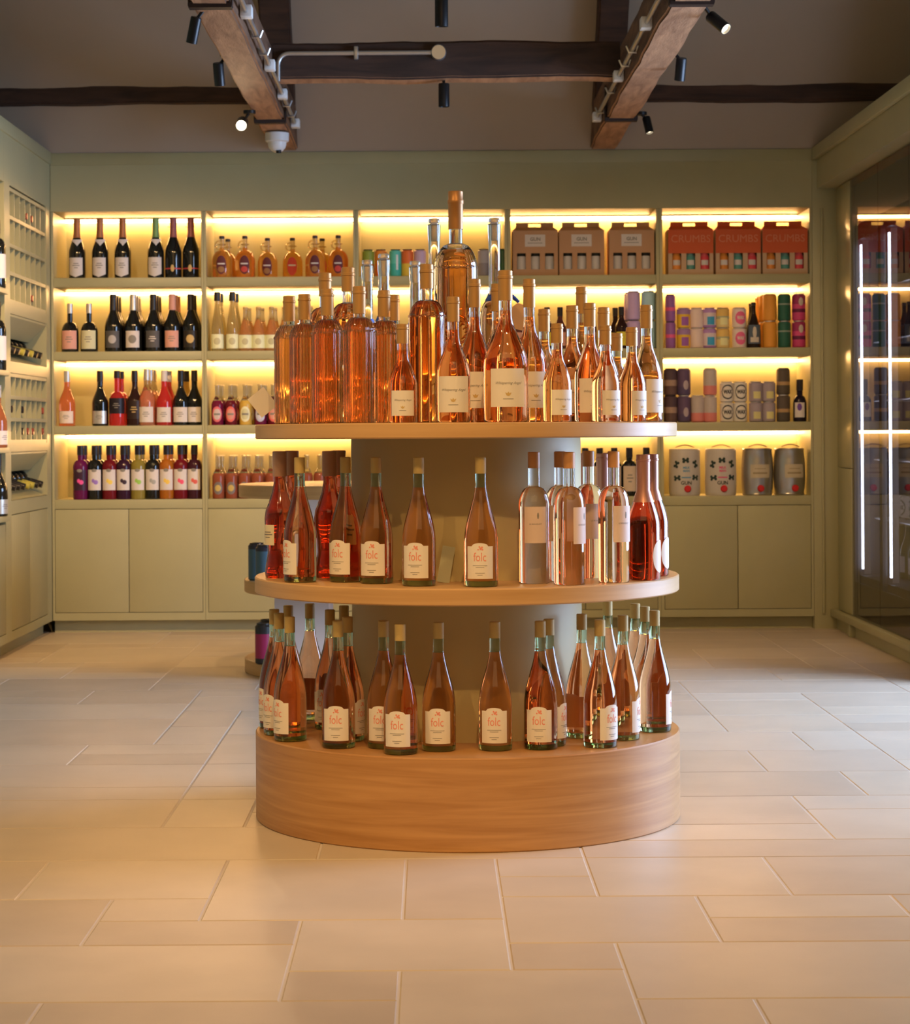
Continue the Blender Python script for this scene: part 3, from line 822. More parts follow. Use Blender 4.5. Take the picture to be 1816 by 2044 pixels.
waist = lambda: parts_bottle('waist', 'waisted', .312, .0385, .0155, rose_red, cap=M('pink_foil', (0.50, 0.30, 0.22), .4, .2), cap0=.80, cap_r=1.15, lip=False, seg=36,
    lab=[(.26, .42, .55, cream, 'rect', 0, art_bars)])
for px, Y, yaw, lab in [(559, 5.33, 50, 'red rose bottle with a pinched waist and cream label, leftmost on the middle tier'),
                        (583, 5.47, 120, 'red rose bottle with a pinched waist, behind the leftmost copper one on the middle tier'),
                        (658, 5.32, -60, 'red pinched-waist rose bottle, brown foil, left of the column, middle tier'),
                        (677, 5.50, 90, 'red pinched-waist rose bottle nearest the left column side, middle tier')]:
    place('wine_bottle', 'wine bottle', 'waist', waist(), X_at(px, Y, 1050), Y, L2 + 0.0002, R_(-yaw), lab, G2)
bdx = lambda: parts_bottle('bdx', 'bordeaux', .309, .0372, .0138, rose_lt, fill=.745, neckm=clearg, cap=M('copper_stopper', (0.60, 0.30, 0.12), .4), cap0=.875, cap_r=1.02, lip=False, seg=40,
    lab=[(.31, .585, .72, M('blush_label_paper', (0.74, 0.58, 0.50), .6), 'rect', .25, lambda bm, r, z0, z1: (text_on(bm, 'LE BOUQUET', .030, z0 + (z1-z0)*.52, r, .25), arc(bm, r - .0004, z0 + (z1-z0)*.66, z0 + (z1-z0)*.84, 0.40, .06, 'oval', 6)), [ink])])
for px, bot, yaw, lab in [(1066, 1166, 12, 'clear straight-sided pale rose bottle with blush label, first right of the column middle'),
                          (1136, 1169, -38, 'clear straight-sided pale rose bottle at the front right rim, label turned right'),
                          (1225, 1164, -20, 'clear straight-sided pale rose bottle with golden streaks, beside the pink foil pair')]:
    Y = mid_at(px, bot); place('wine_bottle', 'wine bottle', 'bdx', bdx(), X_at(px, Y, 1030), Y, L2 + 0.0002, R_(-yaw), lab, G2)
for px, Y, yaw, lab in [(1118, 5.155, 20, 'clear straight-sided pale rose bottle hidden just behind the one on the front right rim'),
                        (1175, 5.26, -12, 'clear straight-sided pale rose bottle behind, between two others on the right of the middle tier')]:
    place('wine_bottle', 'wine bottle', 'bdx', bdx(), X_at(px, Y, 1030), Y, L2 + 0.0002, R_(-yaw), lab, G2)
pinkfoil = M('rosy_foil', (0.48, 0.24, 0.19), .32, .4)
spk = lambda: parts_bottle('spk', 'champagne', .300, .0400, .0150, rose_red, cap=pinkfoil, cap0=.62, cap_r=1.1, seg=40,
    lab=[(.06, .32, .62, paper, 'oval', 0)])
for px, Y, yaw, lab in [(1284, 5.17, -62, 'sparkling rose bottle with pink foil, front one, right end of middle tier'),
                        (1301, 5.31, -62, 'sparkling rose bottle with long pink foil, rightmost and half behind its twin'),
                        (1203, 5.50, -30, 'sparkling rose bottle with pink foil, well back on the right of the middle tier'),
                        (1216, 5.68, -30, 'sparkling rose bottle with pink foil, rearmost on the right of the middle tier'),
                        (1163, 5.66, 0, 'sparkling rose bottle with pink foil, just behind the right side of the column')]:
    place('wine_bottle', 'wine bottle', 'spk', spk(), X_at(px, Y, 1030), Y, L2 + 0.0002, R_(-yaw), lab, G2)

def card(name, label, x, y, z, w_, h_, rot, mat=paper, group=None):

    bm = bmesh.new(); box(bm, -w_/2, w_/2, -.0008, .0008, 0, h_)
    me = mesh_from(bm, name, mat, False)
    o = put(name, me, None, (x, y, z), rot); return tag(o, label, 'card', group)
Yc = 5.10
card('price_card', 'small pale card leaning behind a copper rose bottle on the middle tier', X_at(884, Yc, 1150), Yc, L2 + 0.001, .030, .088, (R_(-14), R_(10), 0), M('pale_green_card', (0.40, 0.40, 0.26), .6))

# top tier
L3 = 0.98
G3 = 'bottles on the top tier of the oak display stand'
def top_at(px, top, Hh):
    return F * (L3 + Hh - H0) / (-uv(px, top)[1])
def flutebump(mat_name, src, amp, kind):
    if mat_name in MATS: return MATS[mat_name]
    m = src.copy(); m.name = mat_name; nt = m.node_tree; N = nt.nodes; L = nt.links; b = N['Principled BSDF']
    tc = N.new('ShaderNodeTexCoord'); bp = N.new('ShaderNodeBump'); bp.inputs['Strength'].default_value = amp; bp.inputs['Distance'].default_value = .004
    if kind == 'ribs':
        sx = N.new('ShaderNodeSeparateXYZ'); at_ = N.new('ShaderNodeMath'); at_.operation = 'ARCTAN2'; ml = N.new('ShaderNodeMath'); ml.operation = 'MULTIPLY'; ml.inputs[1].default_value = 60
        sn = N.new('ShaderNodeMath'); sn.operation = 'SINE'
        L.new(tc.outputs['Object'], sx.inputs[0]); L.new(sx.outputs[0], at_.inputs[0]); L.new(sx.outputs[1], at_.inputs[1]); L.new(at_.outputs[0], ml.inputs[0]); L.new(ml.outputs[0], sn.inputs[0]); L.new(sn.outputs[0], bp.inputs['Height'])
    else:
        n = N.new('ShaderNodeTexNoise'); n.inputs['Scale'].default_value = 55; n.inputs['Detail'].default_value = 3
        L.new(tc.outputs['Object'], n.inputs[0]); L.new(n.outputs[0], bp.inputs['Height'])
    L.new(bp.outputs[0], b.inputs['Normal']); MATS[mat_name] = m
    return m
rose_rib = flutebump('fluted_rose_wine', M('deep_rose_wine', (0.82, 0.42, 0.16), .03, trans=1.0, ior=1.30), .35, 'ribs')
rose_mag = M('magnum_rose_wine', (0.82, 0.40, 0.14), .015, trans=1.0, ior=1.34)
def relief(out, Hh, R, rn, at):
    """Moulded crest on the front of the big bottle, scalloped collar on the shoulder."""
    bm = bmesh.new(); rnd = random.Random(3); z0 = Hh * .40
    def p(x, z, d=0.0): a = x / R; return ((R + d) * math.sin(a), -(R + d) * math.cos(a), z)
    tube(bm, [p(.034 * math.sin(a), z0 + .036 * math.cos(a), .0012) for a in [2*PI*i/24 for i in range(25)]], .0030, 6)
    for s in (-1, 1):
        for k in range(7):
            a = k * .42 + .2; x, z = s * (.010 + .012 * math.sin(a * 1.7)), z0 - .024 + k * .008
            tube(bm, [p(x, z, .001), p(x + s * .006, z + .006, .002), p(x + s * .013, z + .003, .001)], [.0018, .0034, .0012], 6)
    tube(bm, [p(0, z0 - .024, .001), p(0.003, z0, .002), p(-.002, z0 + .020, .001)], .0032, 6)
    for k in range(10):
        a = 2*PI*k/10; tube(bm, [p(.05 * math.sin(a) * .95, z0 - .02 + .07 * math.cos(a), .0005), p(.05 * math.sin(a + .3), z0 - .02 + .075 * math.cos(a + .3), .001)], .0022, 6)
    out.append(('moulded_crest', mesh_from(bm, 'moulded_crest', rose_mag), None))
def collar(out, Hh, R, rn, at):
    bm = bmesh.new(); z = Hh * .672
    for k in range(26):
        a = 2*PI*k/26; rr = at(z) + .0005
        tube(bm, [(rr*math.sin(a - .10), -rr*math.cos(a - .10), z + .0015), (rr*math.sin(a), -rr*math.cos(a), z - .0015), (rr*math.sin(a + .10), -rr*math.cos(a + .10), z + .0015)], .0013, 5)
    out.append(('moulded_collar', mesh_from(bm, 'moulded_collar', clearg), None))
    if R > .05: relief(out, Hh, R, rn, at)
cyl_s = lambda: parts_bottle('cyl_s', 'cylinder', .320, .0385, .0135, rose_rib, fill=.765, cap=gold_cap, cap0=.80, cap_r=1.12, seg=40, extra=collar)
cyl_m = lambda: parts_bottle('cyl_m', 'cylinder', .385, .0445, .0140, rose_mag, fill=.765, cap=gold_cap, cap0=.845, cap_r=1.16, seg=40, extra=collar)
cyl_l = lambda: parts_bottle('cyl_l', 'cylinder', .584, .0555, .0165, rose_mag, fill=.745, cap=gold_dk, cap0=.835, cap_r=1.14, seg=56, extra=collar)
for px, top, Hh, fn, key, lab in [
    (577.6, 591, .32, cyl_s, 'cyl_s', 'straight orange-pink wine bottle with gold foil, leftmost on the top tier'),
    (608, 587, .32, cyl_s, 'cyl_s', 'straight orange-pink wine bottle with gold foil, second from the left on the top tier'),
    (654, 577, .32, cyl_s, 'cyl_s', 'straight orange-pink wine bottle with gold foil, in front of the left magnum'),
    (717.5, 572, .32, cyl_s, 'cyl_s', 'straight orange-pink wine bottle with gold foil, frontmost of the left group'),
    (767, 580, .32, cyl_s, 'cyl_s', 'straight orange-pink wine bottle with gold foil, right of the left group, behind the half bottle'),
    (786, 589, .32, cyl_s, 'cyl_s', 'straight orange-pink wine bottle with gold foil, only its neck showing behind the left group'),
    (649.6, 545, .385, cyl_m, 'cyl_m', 'magnum of orange-pink wine with gold foil, left of the two standing behind the left group'),
    (695.4, 534, .385, cyl_m, 'cyl_m', 'magnum of orange-pink wine with gold foil, right of the two standing behind the left group'),
    (852.4, 527.6, .385, cyl_m, 'cyl_m', 'magnum of orange wine with gold foil, directly left of the tallest bottle'),
    (911, 382, .584, cyl_l, 'cyl_l', 'tallest bottle on the stand, huge amber rose with bronze foil and moulded crest')]:
    Y = top_at(px, top, Hh)
    place('wine_bottle', 'wine bottle', key, fn(), X_at(px, Y, 700), Y, L3 + .0002, R_(random.Random(int(px)).uniform(-20, 20)), lab, G3)

def ribbon(out, Hh, R, rn, at):
    bm = bmesh.new(); z = Hh * .615
    for k in range(1):
        n = 40; a_ = []
        for i in range(n + 1):
            a = 2*PI*i/n; zz = z + .004*math.sin(a*2); r1, r2 = at(zz) + .002, at(zz + .014) + .002
            a_.append((bm.verts.new((r1*math.sin(a), -r1*math.cos(a), zz)), bm.verts.new((r2*math.sin(a), -r2*math.cos(a), zz + .016)), bm.verts.new(((r1+.0012)*math.sin(a), -(r1+.0012)*math.cos(a), zz)), bm.verts.new(((r2+.0012)*math.sin(a), -(r2+.0012)*math.cos(a), zz + .016))))
        for p, q in zip(a_, a_[1:]):
            bm.faces.new((p[2], q[2], q[3], p[3])); bm.faces.new((p[1], q[1], q[0], p[0])); bm.faces.new((p[3], q[3], q[1], p[1])); bm.faces.new((p[0], q[0], q[2], p[2]))
    blue = M('blue_ribbon', (0.03, 0.08, 0.40), .45)
    out.append(('ribbon', mesh_from(bm, 'ribbon', blue), None))
def ribbon_tag(out, Hh, R, rn, at):
    ribbon(out, Hh, R, rn, at); blue = MATS['blue_ribbon']
    bm = bmesh.new(); z = Hh * .63
    tube(bm, [(.028, -.016, z + .006), (.046, -.016, z), (.062, -.018, z - .014)], [.006, .006, .004], 6)
    out.append(('ribbon_end', mesh_from(bm, 'ribbon_end', blue), None))
    bm = bmesh.new()
    vs0 = [(.058, z - .016), (.104, z - .030), (.098, z - .072), (.086, z - .092), (.030, z - .078), (.034, z - .036)]
    for yy in (-.020, -.0215):
        vs = [bm.verts.new((x, yy, zz)) for x, zz in vs0]; bm.faces.new(vs if yy > -.021 else vs[::-1])
    bm.verts.ensure_lookup_table(); n = len(vs0)
    for i in range(n): bm.faces.new((bm.verts[i], bm.verts[(i+1) % n], bm.verts[n + (i+1) % n], bm.verts[n + i]))
    bmesh.ops.recalc_face_normals(bm, faces=bm.faces[:])
    out.append(('swing_tag', mesh_from(bm, 'swing_tag', M('tan_card', (0.66, 0.42, 0.25), .6), False), None))
ln_s = lambda: parts_bottle('ln_s', 'longneck', .43, .040, .0145, rose, fill=.60, neckm=clearg, seg=40, extra=ribbon, stopper=True)
ln_p = lambda: parts_bottle('ln_p', 'longneck', .52, .040, .0148, rose, fill=.66, neckm=clearg, seg=40, stopper=True)
ln_t = lambda: parts_bottle('ln_t', 'longneck', .52, .040, .0148, rose, fill=.66, neckm=clearg, seg=40, extra=ribbon_tag, stopper=True)
for px, top, Hh, fn, key, lab in [
    (734, 529, .43, ln_s, 'ln_s', 'rose bottle with a clear glass stopper and blue ribbon, behind the left group'),
    (767, 517, .43, ln_s, 'ln_s', 'rose bottle with a clear glass stopper, tall clear neck above the left group'),
    (829.5, 531, .43, ln_s, 'ln_s', 'glass-stoppered rose bottle with blue ribbon, behind the magnum beside the tallest bottle'),
    (867.7, 446.7, .52, ln_p, 'ln_p', 'tall rose bottle with a long clear neck just left of the tallest bottle'),
    (987.8, 445.6, .52, ln_t, 'ln_t', 'tall rose bottle with blue ribbon and tan swing tag right of the tallest bottle')]:
    Y = top_at(px, top, Hh)
    place('wine_bottle', 'wine bottle', key, fn(), X_at(px, Y, 700), Y, L3 + .0002, 0, lab, G3)

def angel(key, Hh, R, rn, z0, z1):
    return lambda: parts_bottle(key, 'angel', Hh, R, rn, rose, fill=.735, neckm=clearg, cap=gold_cap, cap0=.80, cap_r=1.12, seg=40,
        lab=[(z0, z1, min(1.05, (z1 - z0) * Hh * .97 / 2 / R), paper, 'rect', 0, art_angel, [ink, gold_ink])])
half = angel('half', .228, .0335, .0125, .07, .325)
std = angel('std', .290, .0385, .0130, .08, .365)
mag = angel('mag', .345, .0425, .0130, .10, .352)
jer = angel('jer', .352, .0520, .0150, .10, .350)
A = 'white-labelled rose bottle, top tier, '
for px, top, Hh, fn, key, yaw, lab in [
    (803.5, 647, .228, half, 'half', 0, 'half-size ' + A + 'leftmost of the small ones'),
    (905, 592.5, .290, std, 'std', 2, 'standard ' + A + 'in front of the tallest bottle'),
    (948, 557, .345, mag, 'mag', 0, 'large ' + A + 'label half covered, left of the biggest label'),
    (1009.4, 540, .352, jer, 'jer', -4, 'wide ' + A + 'with the biggest label'),
    (993, 538, .3775, mag, 'mag', 0, 'large ' + A + 'only its foil showing behind the biggest label bottle'),
    (1057, 557, .345, mag, 'mag', -18, 'large ' + A + 'half covered on the right of the biggest label'),
    (1086.5, 617, .290, std, 'std', 0, 'standard ' + A + 'behind, with blurred neck right of the large pair'),
    (1112, 646, .228, half, 'half', -22, 'half-size ' + A + 'second of the small ones from the left'),
    (1142.5, 610, .290, std, 'std', 40, 'standard ' + A + 'glowing red body behind the small ones'),
    (1161.6, 572.6, .345, mag, 'mag', 60, 'large ' + A + 'highest foil at the right, standing at the back'),
    (1177.4, 605, .290, std, 'std', -14, 'standard ' + A + 'narrow strip of label between two small ones'),
    (1205.3, 613.6, .290, std, 'std', 60, 'standard ' + A + 'only foil showing behind the third small one'),
    (1208.5, 650, .228, half, 'half', -30, 'half-size ' + A + 'third of the small ones, label turned right'),
    (1231.5, 665, .228, half, 'half', 90, 'half-size ' + A + 'lowest foil, behind the two small ones at the right'),
    (1261, 653.5, .228, half, 'half', -40, 'half-size ' + A + 'rightmost of the small ones'),
    (1290.6, 609, .290, std, 'std', -52, 'standard ' + A + 'rightmost bottle of the tier')]:
    Y = top_at(px, top, Hh) if key != 'mag' or px != 993 else 5.34
    place('wine_bottle', 'wine bottle', key, fn(), X_at(px, Y, 740), Y, L3 + .0002, R_(-yaw), lab, G3)
Yt = 5.52
t = card('price_card', 'white card showing at the left edge of the top tier, turned on its corner', X_at(538, Yt, 755), Yt, L3 + .0010, .052, .060, (R_(-3), R_(-38), 0))
t.location.z += .033

# ------------------------------------------------------------------ goods on the lit shelves
ROW = [1.7162, 1.3602, 1.0015, 0.6452]
RN = ['top shelf', 'second shelf', 'third shelf', 'bottom shelf']
CN = ['left-end cabinet', 'second cabinet', 'middle cabinet', 'fourth cabinet', 'right-end cabinet']
def grp(c, r): return 'goods on the %s of the %s' % (RN[r], CN[c])
def shelf_put(c, r, px, parts, key, label, name='bottle', cat='bottle', Y=10.47, yaw=0, z=0.0, dx=0.0):
    py = 865 - (ROW[r] + .1 - H0) * F / Y
    x = X_at(px, Y, py) + dx
    return place(name, cat, key, parts, x, Y, ROW[r] + z + .0001, R_(yaw), label, grp(c, r))

def simple(key, style, Hh, R, rn, wine, cap, cap0, labs=(), fill=None, neckm=None, extra=None, lip=False, cap_r=1.12, seg=24, base=None):
    return parts_bottle(key, style, Hh, R, rn, wine, fill=fill, neckm=neckm, cap=cap, cap0=cap0, cap_r=cap_r, lip=lip, seg=seg, lab=labs, extra=extra, base=base)
def wrapper_collar(zf, mat):
    def f(out, Hh, R, rn, at):
        bm = bmesh.new(); arc(bm, at(Hh*zf) + .0012, Hh * zf, Hh * (zf + .11), .15, .8, 'drop', 10)
        out.append(('neck_label', mesh_from(bm, 'neck_label', mat), None))
    return f
def muselet(colr):
    def f(out, Hh, R, rn, at):
        bm = bmesh.new(); tube(bm, [(-.027, -.004, Hh*.855), (0, -rn*1.2, Hh*.850), (.020, -.004, Hh*.857)], [.0015, .003, .0015], 6)
        out.append(('neck_tie', mesh_from(bm, 'neck_tie', colr), None))
    return f
pur = C(.13, .01, .07, .1); dkred = C(.16, .01, .015, .1)
lab_w = M('shelf_white_label', (0.70, 0.64, 0.60), .6); lab_g = M('dark_grey_label', (0.09, 0.085, 0.085), .6); lab_pk = M('salmon_label', (0.72, 0.36, 0.28), .6)
lab_y = M('pale_lime_label', (0.66, 0.64, 0.40), .6); lab_r = M('red_label', (0.55, 0.05, 0.06), .6)
copper = M('copper_foil', (0.42, 0.17, 0.07), .4, .4); greenf = M('green_foil', (0.20, 0.36, 0.14), .4, .3); pinkf = M('dusky_pink_foil', (0.34, 0.12, 0.12), .4, .3); blackf = M('black_foil', (0.015, 0.013, 0.015), .35)
silvf = M('silver_foil', (0.62, 0.60, 0.55), .35, .6)

# ---- row 1, cabinet 1: sparkling wines
def cham(key, foil, strip, lab):
    return simple(key, 'champagne', .292, .0405, .0150, darkglass, foil, .68, lab, extra=strip, lip=True)
cw = lambda: cham('chw', copper, wrapper_collar(.535, lab_w), [(.07, .345, .88, lab_w, 'point', -.05, art_bars)])
cg = lambda: cham('chg', greenf, wrapper_collar(.535, lab_w), [(.07, .345, .88, lab_w, 'point', -.05, art_bars)])
cd = lambda: cham('chd', pinkf, muselet(pinkf), [(.145, .165, 1.2, lab_r, 'rect', 0), (.10, .22, .22, gold_ink, 'oval', 0)])
for px, f, k, lab in [(154, cw, 'chw', 'copper-foiled sparkling wine with shield label, first from the left'),
                      (200, cw, 'chw', 'copper-foiled sparkling wine with shield label, second from the left'),
                      (245, cw, 'chw', 'copper-foiled sparkling wine with shield label, beside the gap'),
                      (311, cg, 'chg', 'sparkling wine bottle with green foil and shield label'),
                      (346, cd, 'chd', 'red-banded black sparkling wine beside the green-foiled one'),
                      (381, cd, 'chd', 'red-banded black sparkling wine against the right panel')]:
    shelf_put(0, 0, px, f(), k, lab + ' on the top left shelf', 'sparkling_wine_bottle', 'wine bottle')

# ---- row 1, cabinet 2: cider flagons with ring handles
def handle(out, Hh, R, rn, at):
    bm = bmesh.new(); z = Hh * .78
    tube(bm, [(-.012 - .020 * math.sin(a), .0, z - .020 * math.cos(a)) for a in [PI * i / 10 for i in range(11)]], .0042, 8)
    out.append(('ring_handle', mesh_from(bm, 'ring_handle', M('yellowed_glass', (0.95, 0.80, 0.45), .03, trans=.85, ior=1.3)), None))
    bm = lathe([(rn*1.05, Hh*.775), (rn*1.75, Hh*.785), (rn*1.75, Hh*.805), (rn*1.05, Hh*.815)], 24)
    out.append(('neck_ring', mesh_from(bm, 'neck_ring', MATS['yellowed_glass']), None))
def flag(key, cider, lab1, lab2):
    def art(bm, r, z0, z1): arc(bm, r - .0004, z0 + (z1-z0)*.10, z0 + (z1-z0)*.42, 0, .34, 'oval', 8, mi=0); arc(bm, r - .0004, z0 + (z1-z0)*.52, z0 + (z1-z0)*.60, 0, .36, 'rect', 6, mi=1)
    return simple(key, 'flagon', .205, .0490, .0120, cider, blackf, .93, [(.08, .52, .50, lab1, 'oval', 0, art, [lab2, lab_w])], fill=.72, neckm=MATS.get('yellowed_glass') or M('yellowed_glass', (0.95, 0.80, 0.45), .03, trans=.85, ior=1.3), extra=handle)
maroon = M('maroon_label', (0.12, 0.02, 0.03), .6); scar = M('scarlet_label', (0.60, 0.06, 0.05), .6)
cider_o = M('orange_cider', (0.98, 0.40, 0.06), .03, trans=.75, ior=1.33); cider_y = M('golden_cider', (1.0, 0.55, 0.10), .03, trans=.75, ior=1.33)
fa = lambda: flag('fla', cider_y, maroon, C(.25, .12, .05)); fb = lambda: flag('flb', cider_o, maroon, scar); fc = lambda: flag('flc', cider_y, scar, scar)
for px, f, k, Y, lab in [(443, fa, 'fla', 10.48, 'glass cider flagon with maroon label, leftmost'), (489, fb, 'flb', 10.48, 'glass cider flagon with red and maroon label, second from the left'),
                         (534, fa, 'fla', 10.60, 'glass cider flagon with maroon label, third, set back and looking smaller'), (584, fc, 'flc', 10.60, 'glass cider flagon with scarlet label, fourth, set back'),
                         (629, fa, 'fla', 10.48, 'glass cider flagon with maroon label, fifth, two necks behind it'), (675, fb, 'flb', 10.48, 'glass cider flagon with red and maroon label, rightmost'),
                         (643, fc, 'flc', 10.64, 'glass cider flagon behind the fifth one'), (455, fb, 'flb', 10.64, 'glass cider flagon behind the leftmost one')]:
    shelf_put(1, 0, px, f(), k, lab + ' on the top shelf', 'cider_flagon', 'flagon', Y=Y)

# ---- cans
def can_parts(key, Hh, R, bands, patches=(), lid=None):
    if key in MESH: return MESH[key]
    lid = lid or silver; mats = [b[1] for b in bands]
    zs = [0.0] + [b[0] for b in bands]
    n = R * .18
    pr = [(R - n, 0.0), (R, Hh * .04)]; mi = [0]
    for i, (zt, m) in enumerate(bands):
        z1 = Hh * (.92 if i == len(bands) - 1 else .04 + .88 * zt); pr.append((R, z1)); mi.append(i)
    pr += [(R - n, Hh * .965)]; mi.append(len(bands) - 1)
    bm = bmesh.new(); rows = [(0, 0.0)] + pr + [(0, Hh * .965)]
    lathe(rows, 24, [0] + mi + [len(bands) - 1], bm)
    out = [('can_body', mesh_from(bm, 'can_body', mats), None)]
    out.append(('lid', mesh_from(lathe([(0, Hh*.9652), (R - n, Hh*.9652), (R - n, Hh), (R - n*1.8, Hh), (R - n*1.9, Hh*.985), (0, Hh*.985)], 24), 'lid', lid), None))
    for z0, z1, ah, mat, shape, a0, art, mm in patches:
        bm = bmesh.new(); arc(bm, R + .0004, Hh*z0, Hh*z1, a0, ah, shape, 12); out.append(('label', mesh_from(bm, 'label', mat), None)); li = len(out) - 1
        if art:
            bm = bmesh.new(); art(bm, R + .0012, Hh*z0, Hh*z1); out.append(('lettering', mesh_from(bm, 'lettering', mm, False), li))
    MESH[key] = out; return out
dklid = M('dark_can_lid', (0.03, 0.03, 0.03), .35, .5)
def stack(c, r, px, parts, key, n, Hh, lab, Y=10.47, yaw=0, dx=0.0, name='drink_can', cat='can'):
    lv = ['standing alone', ] if n == 1 else ['lower of the pair', 'upper of the pair']
    for i in range(n):
        shelf_put(c, r, px, parts, key, lab + (', ' + lv[i] if n > 1 else ''), name, cat, Y, yaw, z=i * (Hh + .0004), dx=dx)
H3, RC = .133, .029
two = lambda k, a, b, lid=None: can_parts(k, H3, RC, [(.5, a), (1, b)], lid=lid)
for px, k, a, b, lab in [(735, 'c1', C(.30, .12, .03), C(.22, .28, .04), 'green and brown drink can, leftmost'), (760, 'c2', C(.70, .16, .02), C(.75, .22, .03), 'orange drink can, second'),
                         (789, 'c3', C(.05, .42, .36), C(.10, .50, .42), 'teal drink can with a pale slash, third'), (813, 'c4', C(.80, .45, .05), C(.75, .14, .03), 'yellow and red drink can, fourth'),
                         (838, 'c5', C(.55, .50, .30), C(.50, .36, .50), 'lilac and cream drink can, fifth'), (965, 'c6', C(.22, .20, .22), C(.32, .30, .32), 'grey drink can right of the tallest bottle'),
                         (1003, 'c7', C(.03, .12, .05), C(.03, .10, .05), 'dark green drink can at the right end')]:
    pt = [(.25, .8, .18, C(.6, .7, .65), 'rect', .3, None, None)] if k == 'c3' else []
    if k not in MESH: can_parts(k, H3, RC, [(.5, a), (1, b)], pt, lid=dklid)
    shelf_put(2, 0, px, MESH[k], k, lab + ', top shelf, middle cabinet', 'drink_can', 'can')

# ---- gift packs
def pack(key, kraft, topm, wy, lidc, bottles, wd=.218, dp=.145, hb=.218, ht=.262, plaque=None, text=None, tcol=None, band=None):
    """Carry pack with a gabled top, a handle slot and three windows: (part, mesh, parent)."""
    if key in MESH: return MESH[key]
    out = []; w2, d2 = wd / 2, dp / 2
    xs = [-w2, -w2 + .016, -w2 + .060, -w2 + .086, -w2 + .126, -w2 + .150, -w2 + .196, w2]
    xs = [-w2] + [v for c_ in (-.068, 0.0, .068) for v in (c_ - .0215, c_ + .0215)] + [w2]
    zs = [0.0, wy[0], wy[1], hb]
    bm = bmesh.new()
    for i in range(7):
        for j in range(3):
            if j == 1 and i % 2 == 1: continue
            vs = [bm.verts.new((x, -d2, z)) for x, z in ((xs[i], zs[j]), (xs[i+1], zs[j]), (xs[i+1], zs[j+1]), (xs[i], zs[j+1]))]
            bm.faces.new(vs).material_index = 1 if (band and j == 2) else 0
    # sides, back, bottom, and liner behind the windows
    for q in ([(-w2, -d2, 0), (-w2, -d2, hb), (-w2, d2, hb), (-w2, d2, 0)], [(w2, -d2, 0), (w2, d2, 0), (w2, d2, hb), (w2, -d2, hb)],
              [(-w2, d2, 0), (-w2, d2, hb), (w2, d2, hb), (w2, d2, 0)], [(-w2, -d2, 0), (-w2, d2, 0), (w2, d2, 0), (w2, -d2, 0)]):
        bm.faces.new([bm.verts.new(p) for p in q]).material_index = 0
    # gabled top: slopes, end gussets, handle blade with a slot
    g = .018
    A_ = [(-w2, -d2, hb), (w2, -d2, hb), (w2 - g, -.006, ht - .022), (-w2 + g, -.006, ht - .022)]
    B_ = [(w2, d2, hb), (-w2, d2, hb), (-w2 + g, .006, ht - .022), (w2 - g, .006, ht - .022)]
    for q in (A_, B_, [(w2, -d2, hb), (w2, d2, hb), (w2 - g, .006, ht - .022), (w2 - g, -.006, ht - .022)], [(-w2, d2, hb), (-w2, -d2, hb), (-w2 + g, -.006, ht - .022), (-w2 + g, .006, ht - .022)]):
        bm.faces.new([bm.verts.new(p) for p in q]).material_index = 1
    h0, h1 = ht - .022, ht
    for x0, x1, z0, z1 in ((-w2 + g, -.030, h0, h1), (.030, w2 - g, h0, h1), (-.030, .030, h1 - .006, h1)):
        box(bm, x0, x1, -.006, .006, z0, z1, 1)
    bmesh.ops.remove_doubles(bm, verts=bm.verts[:], dist=1e-6)
    out.append(('carton', mesh_from(bm, 'carton', [kraft, topm], False), None))
    bm = bmesh.new(); box(bm, -w2 + .003, w2 - .003, -d2 + .050, -d2 + .054, .003, hb - .003)
    out.append(('liner', mesh_from(bm, 'liner', M('dark_carton_inside', (0.04, 0.025, 0.015), .8), False), None))
    for i, c_ in enumerate((-.068, 0.0, .068)):
        bc, tc = bottles[i]
        bm = bmesh.new(); lathe([(0, .004), (.0255, .004), (.0255, wy[1] - .022), (.0225, wy[1] - .014), (.016, wy[1] + .004), (0, wy[1] + .004)], 20, [0, 0, 0, 1, 1], bm)
        bmesh.ops.translate(bm, verts=bm.verts[:], vec=(c_, -d2 + .0275, 0))
        out.append(('drink_can', mesh_from(bm, 'drink_can', [bc, tc]), None))
        bm = bmesh.new(); arc(bm, .0258, wy[0] + .02, wy[0] + .045, 0, .7, 'rect', 8); bmesh.ops.translate(bm, verts=bm.verts[:], vec=(c_, -d2 + .0275, 0))
        out.append(('label', mesh_from(bm, 'label', C(.45, .42, .40) if plaque else lab_w), len(out) - 1))
    if plaque:
        bm = bmesh.new(); box(bm, -.050, .048, -d2 - .0008, -d2 - .0001, .140, .198); out.append(('plaque', mesh_from(bm, 'plaque', lab_w, False), None)); li = len(out) - 1
        bm = bmesh.new(); text_on(bm, text, .050, .175, y=-d2 - .0014, bold=.03)
        for k in range(9): box(bm, -.036 + k*.008, -.036 + k*.008 + .0055, -d2 - .0013, -d2 - .0009, .155, .159)
        out.append(('lettering', mesh_from(bm, 'lettering', ink, False), li))
    else:
        bm = bmesh.new(); text_on(bm, text, .190, .172, y=-d2 - .0008); out.append(('lettering', mesh_from(bm, 'lettering', tcol, False), 0))
    MESH[key] = out; return out
kraft = M('kraft_card', (0.54, 0.31, 0.17), .75); kraft2 = M('light_kraft_card', (0.60, 0.40, 0.25), .75); brick = M('burnt_orange_card', (0.66, 0.115, 0.035), .7)
whc, dkc = C(.45, .42, .40), C(.03, .03, .03)
pk1 = lambda: pack('pk1', kraft, kraft, (.030, .108), None, [(whc, dkc)] * 3, plaque=True, text='GUN')
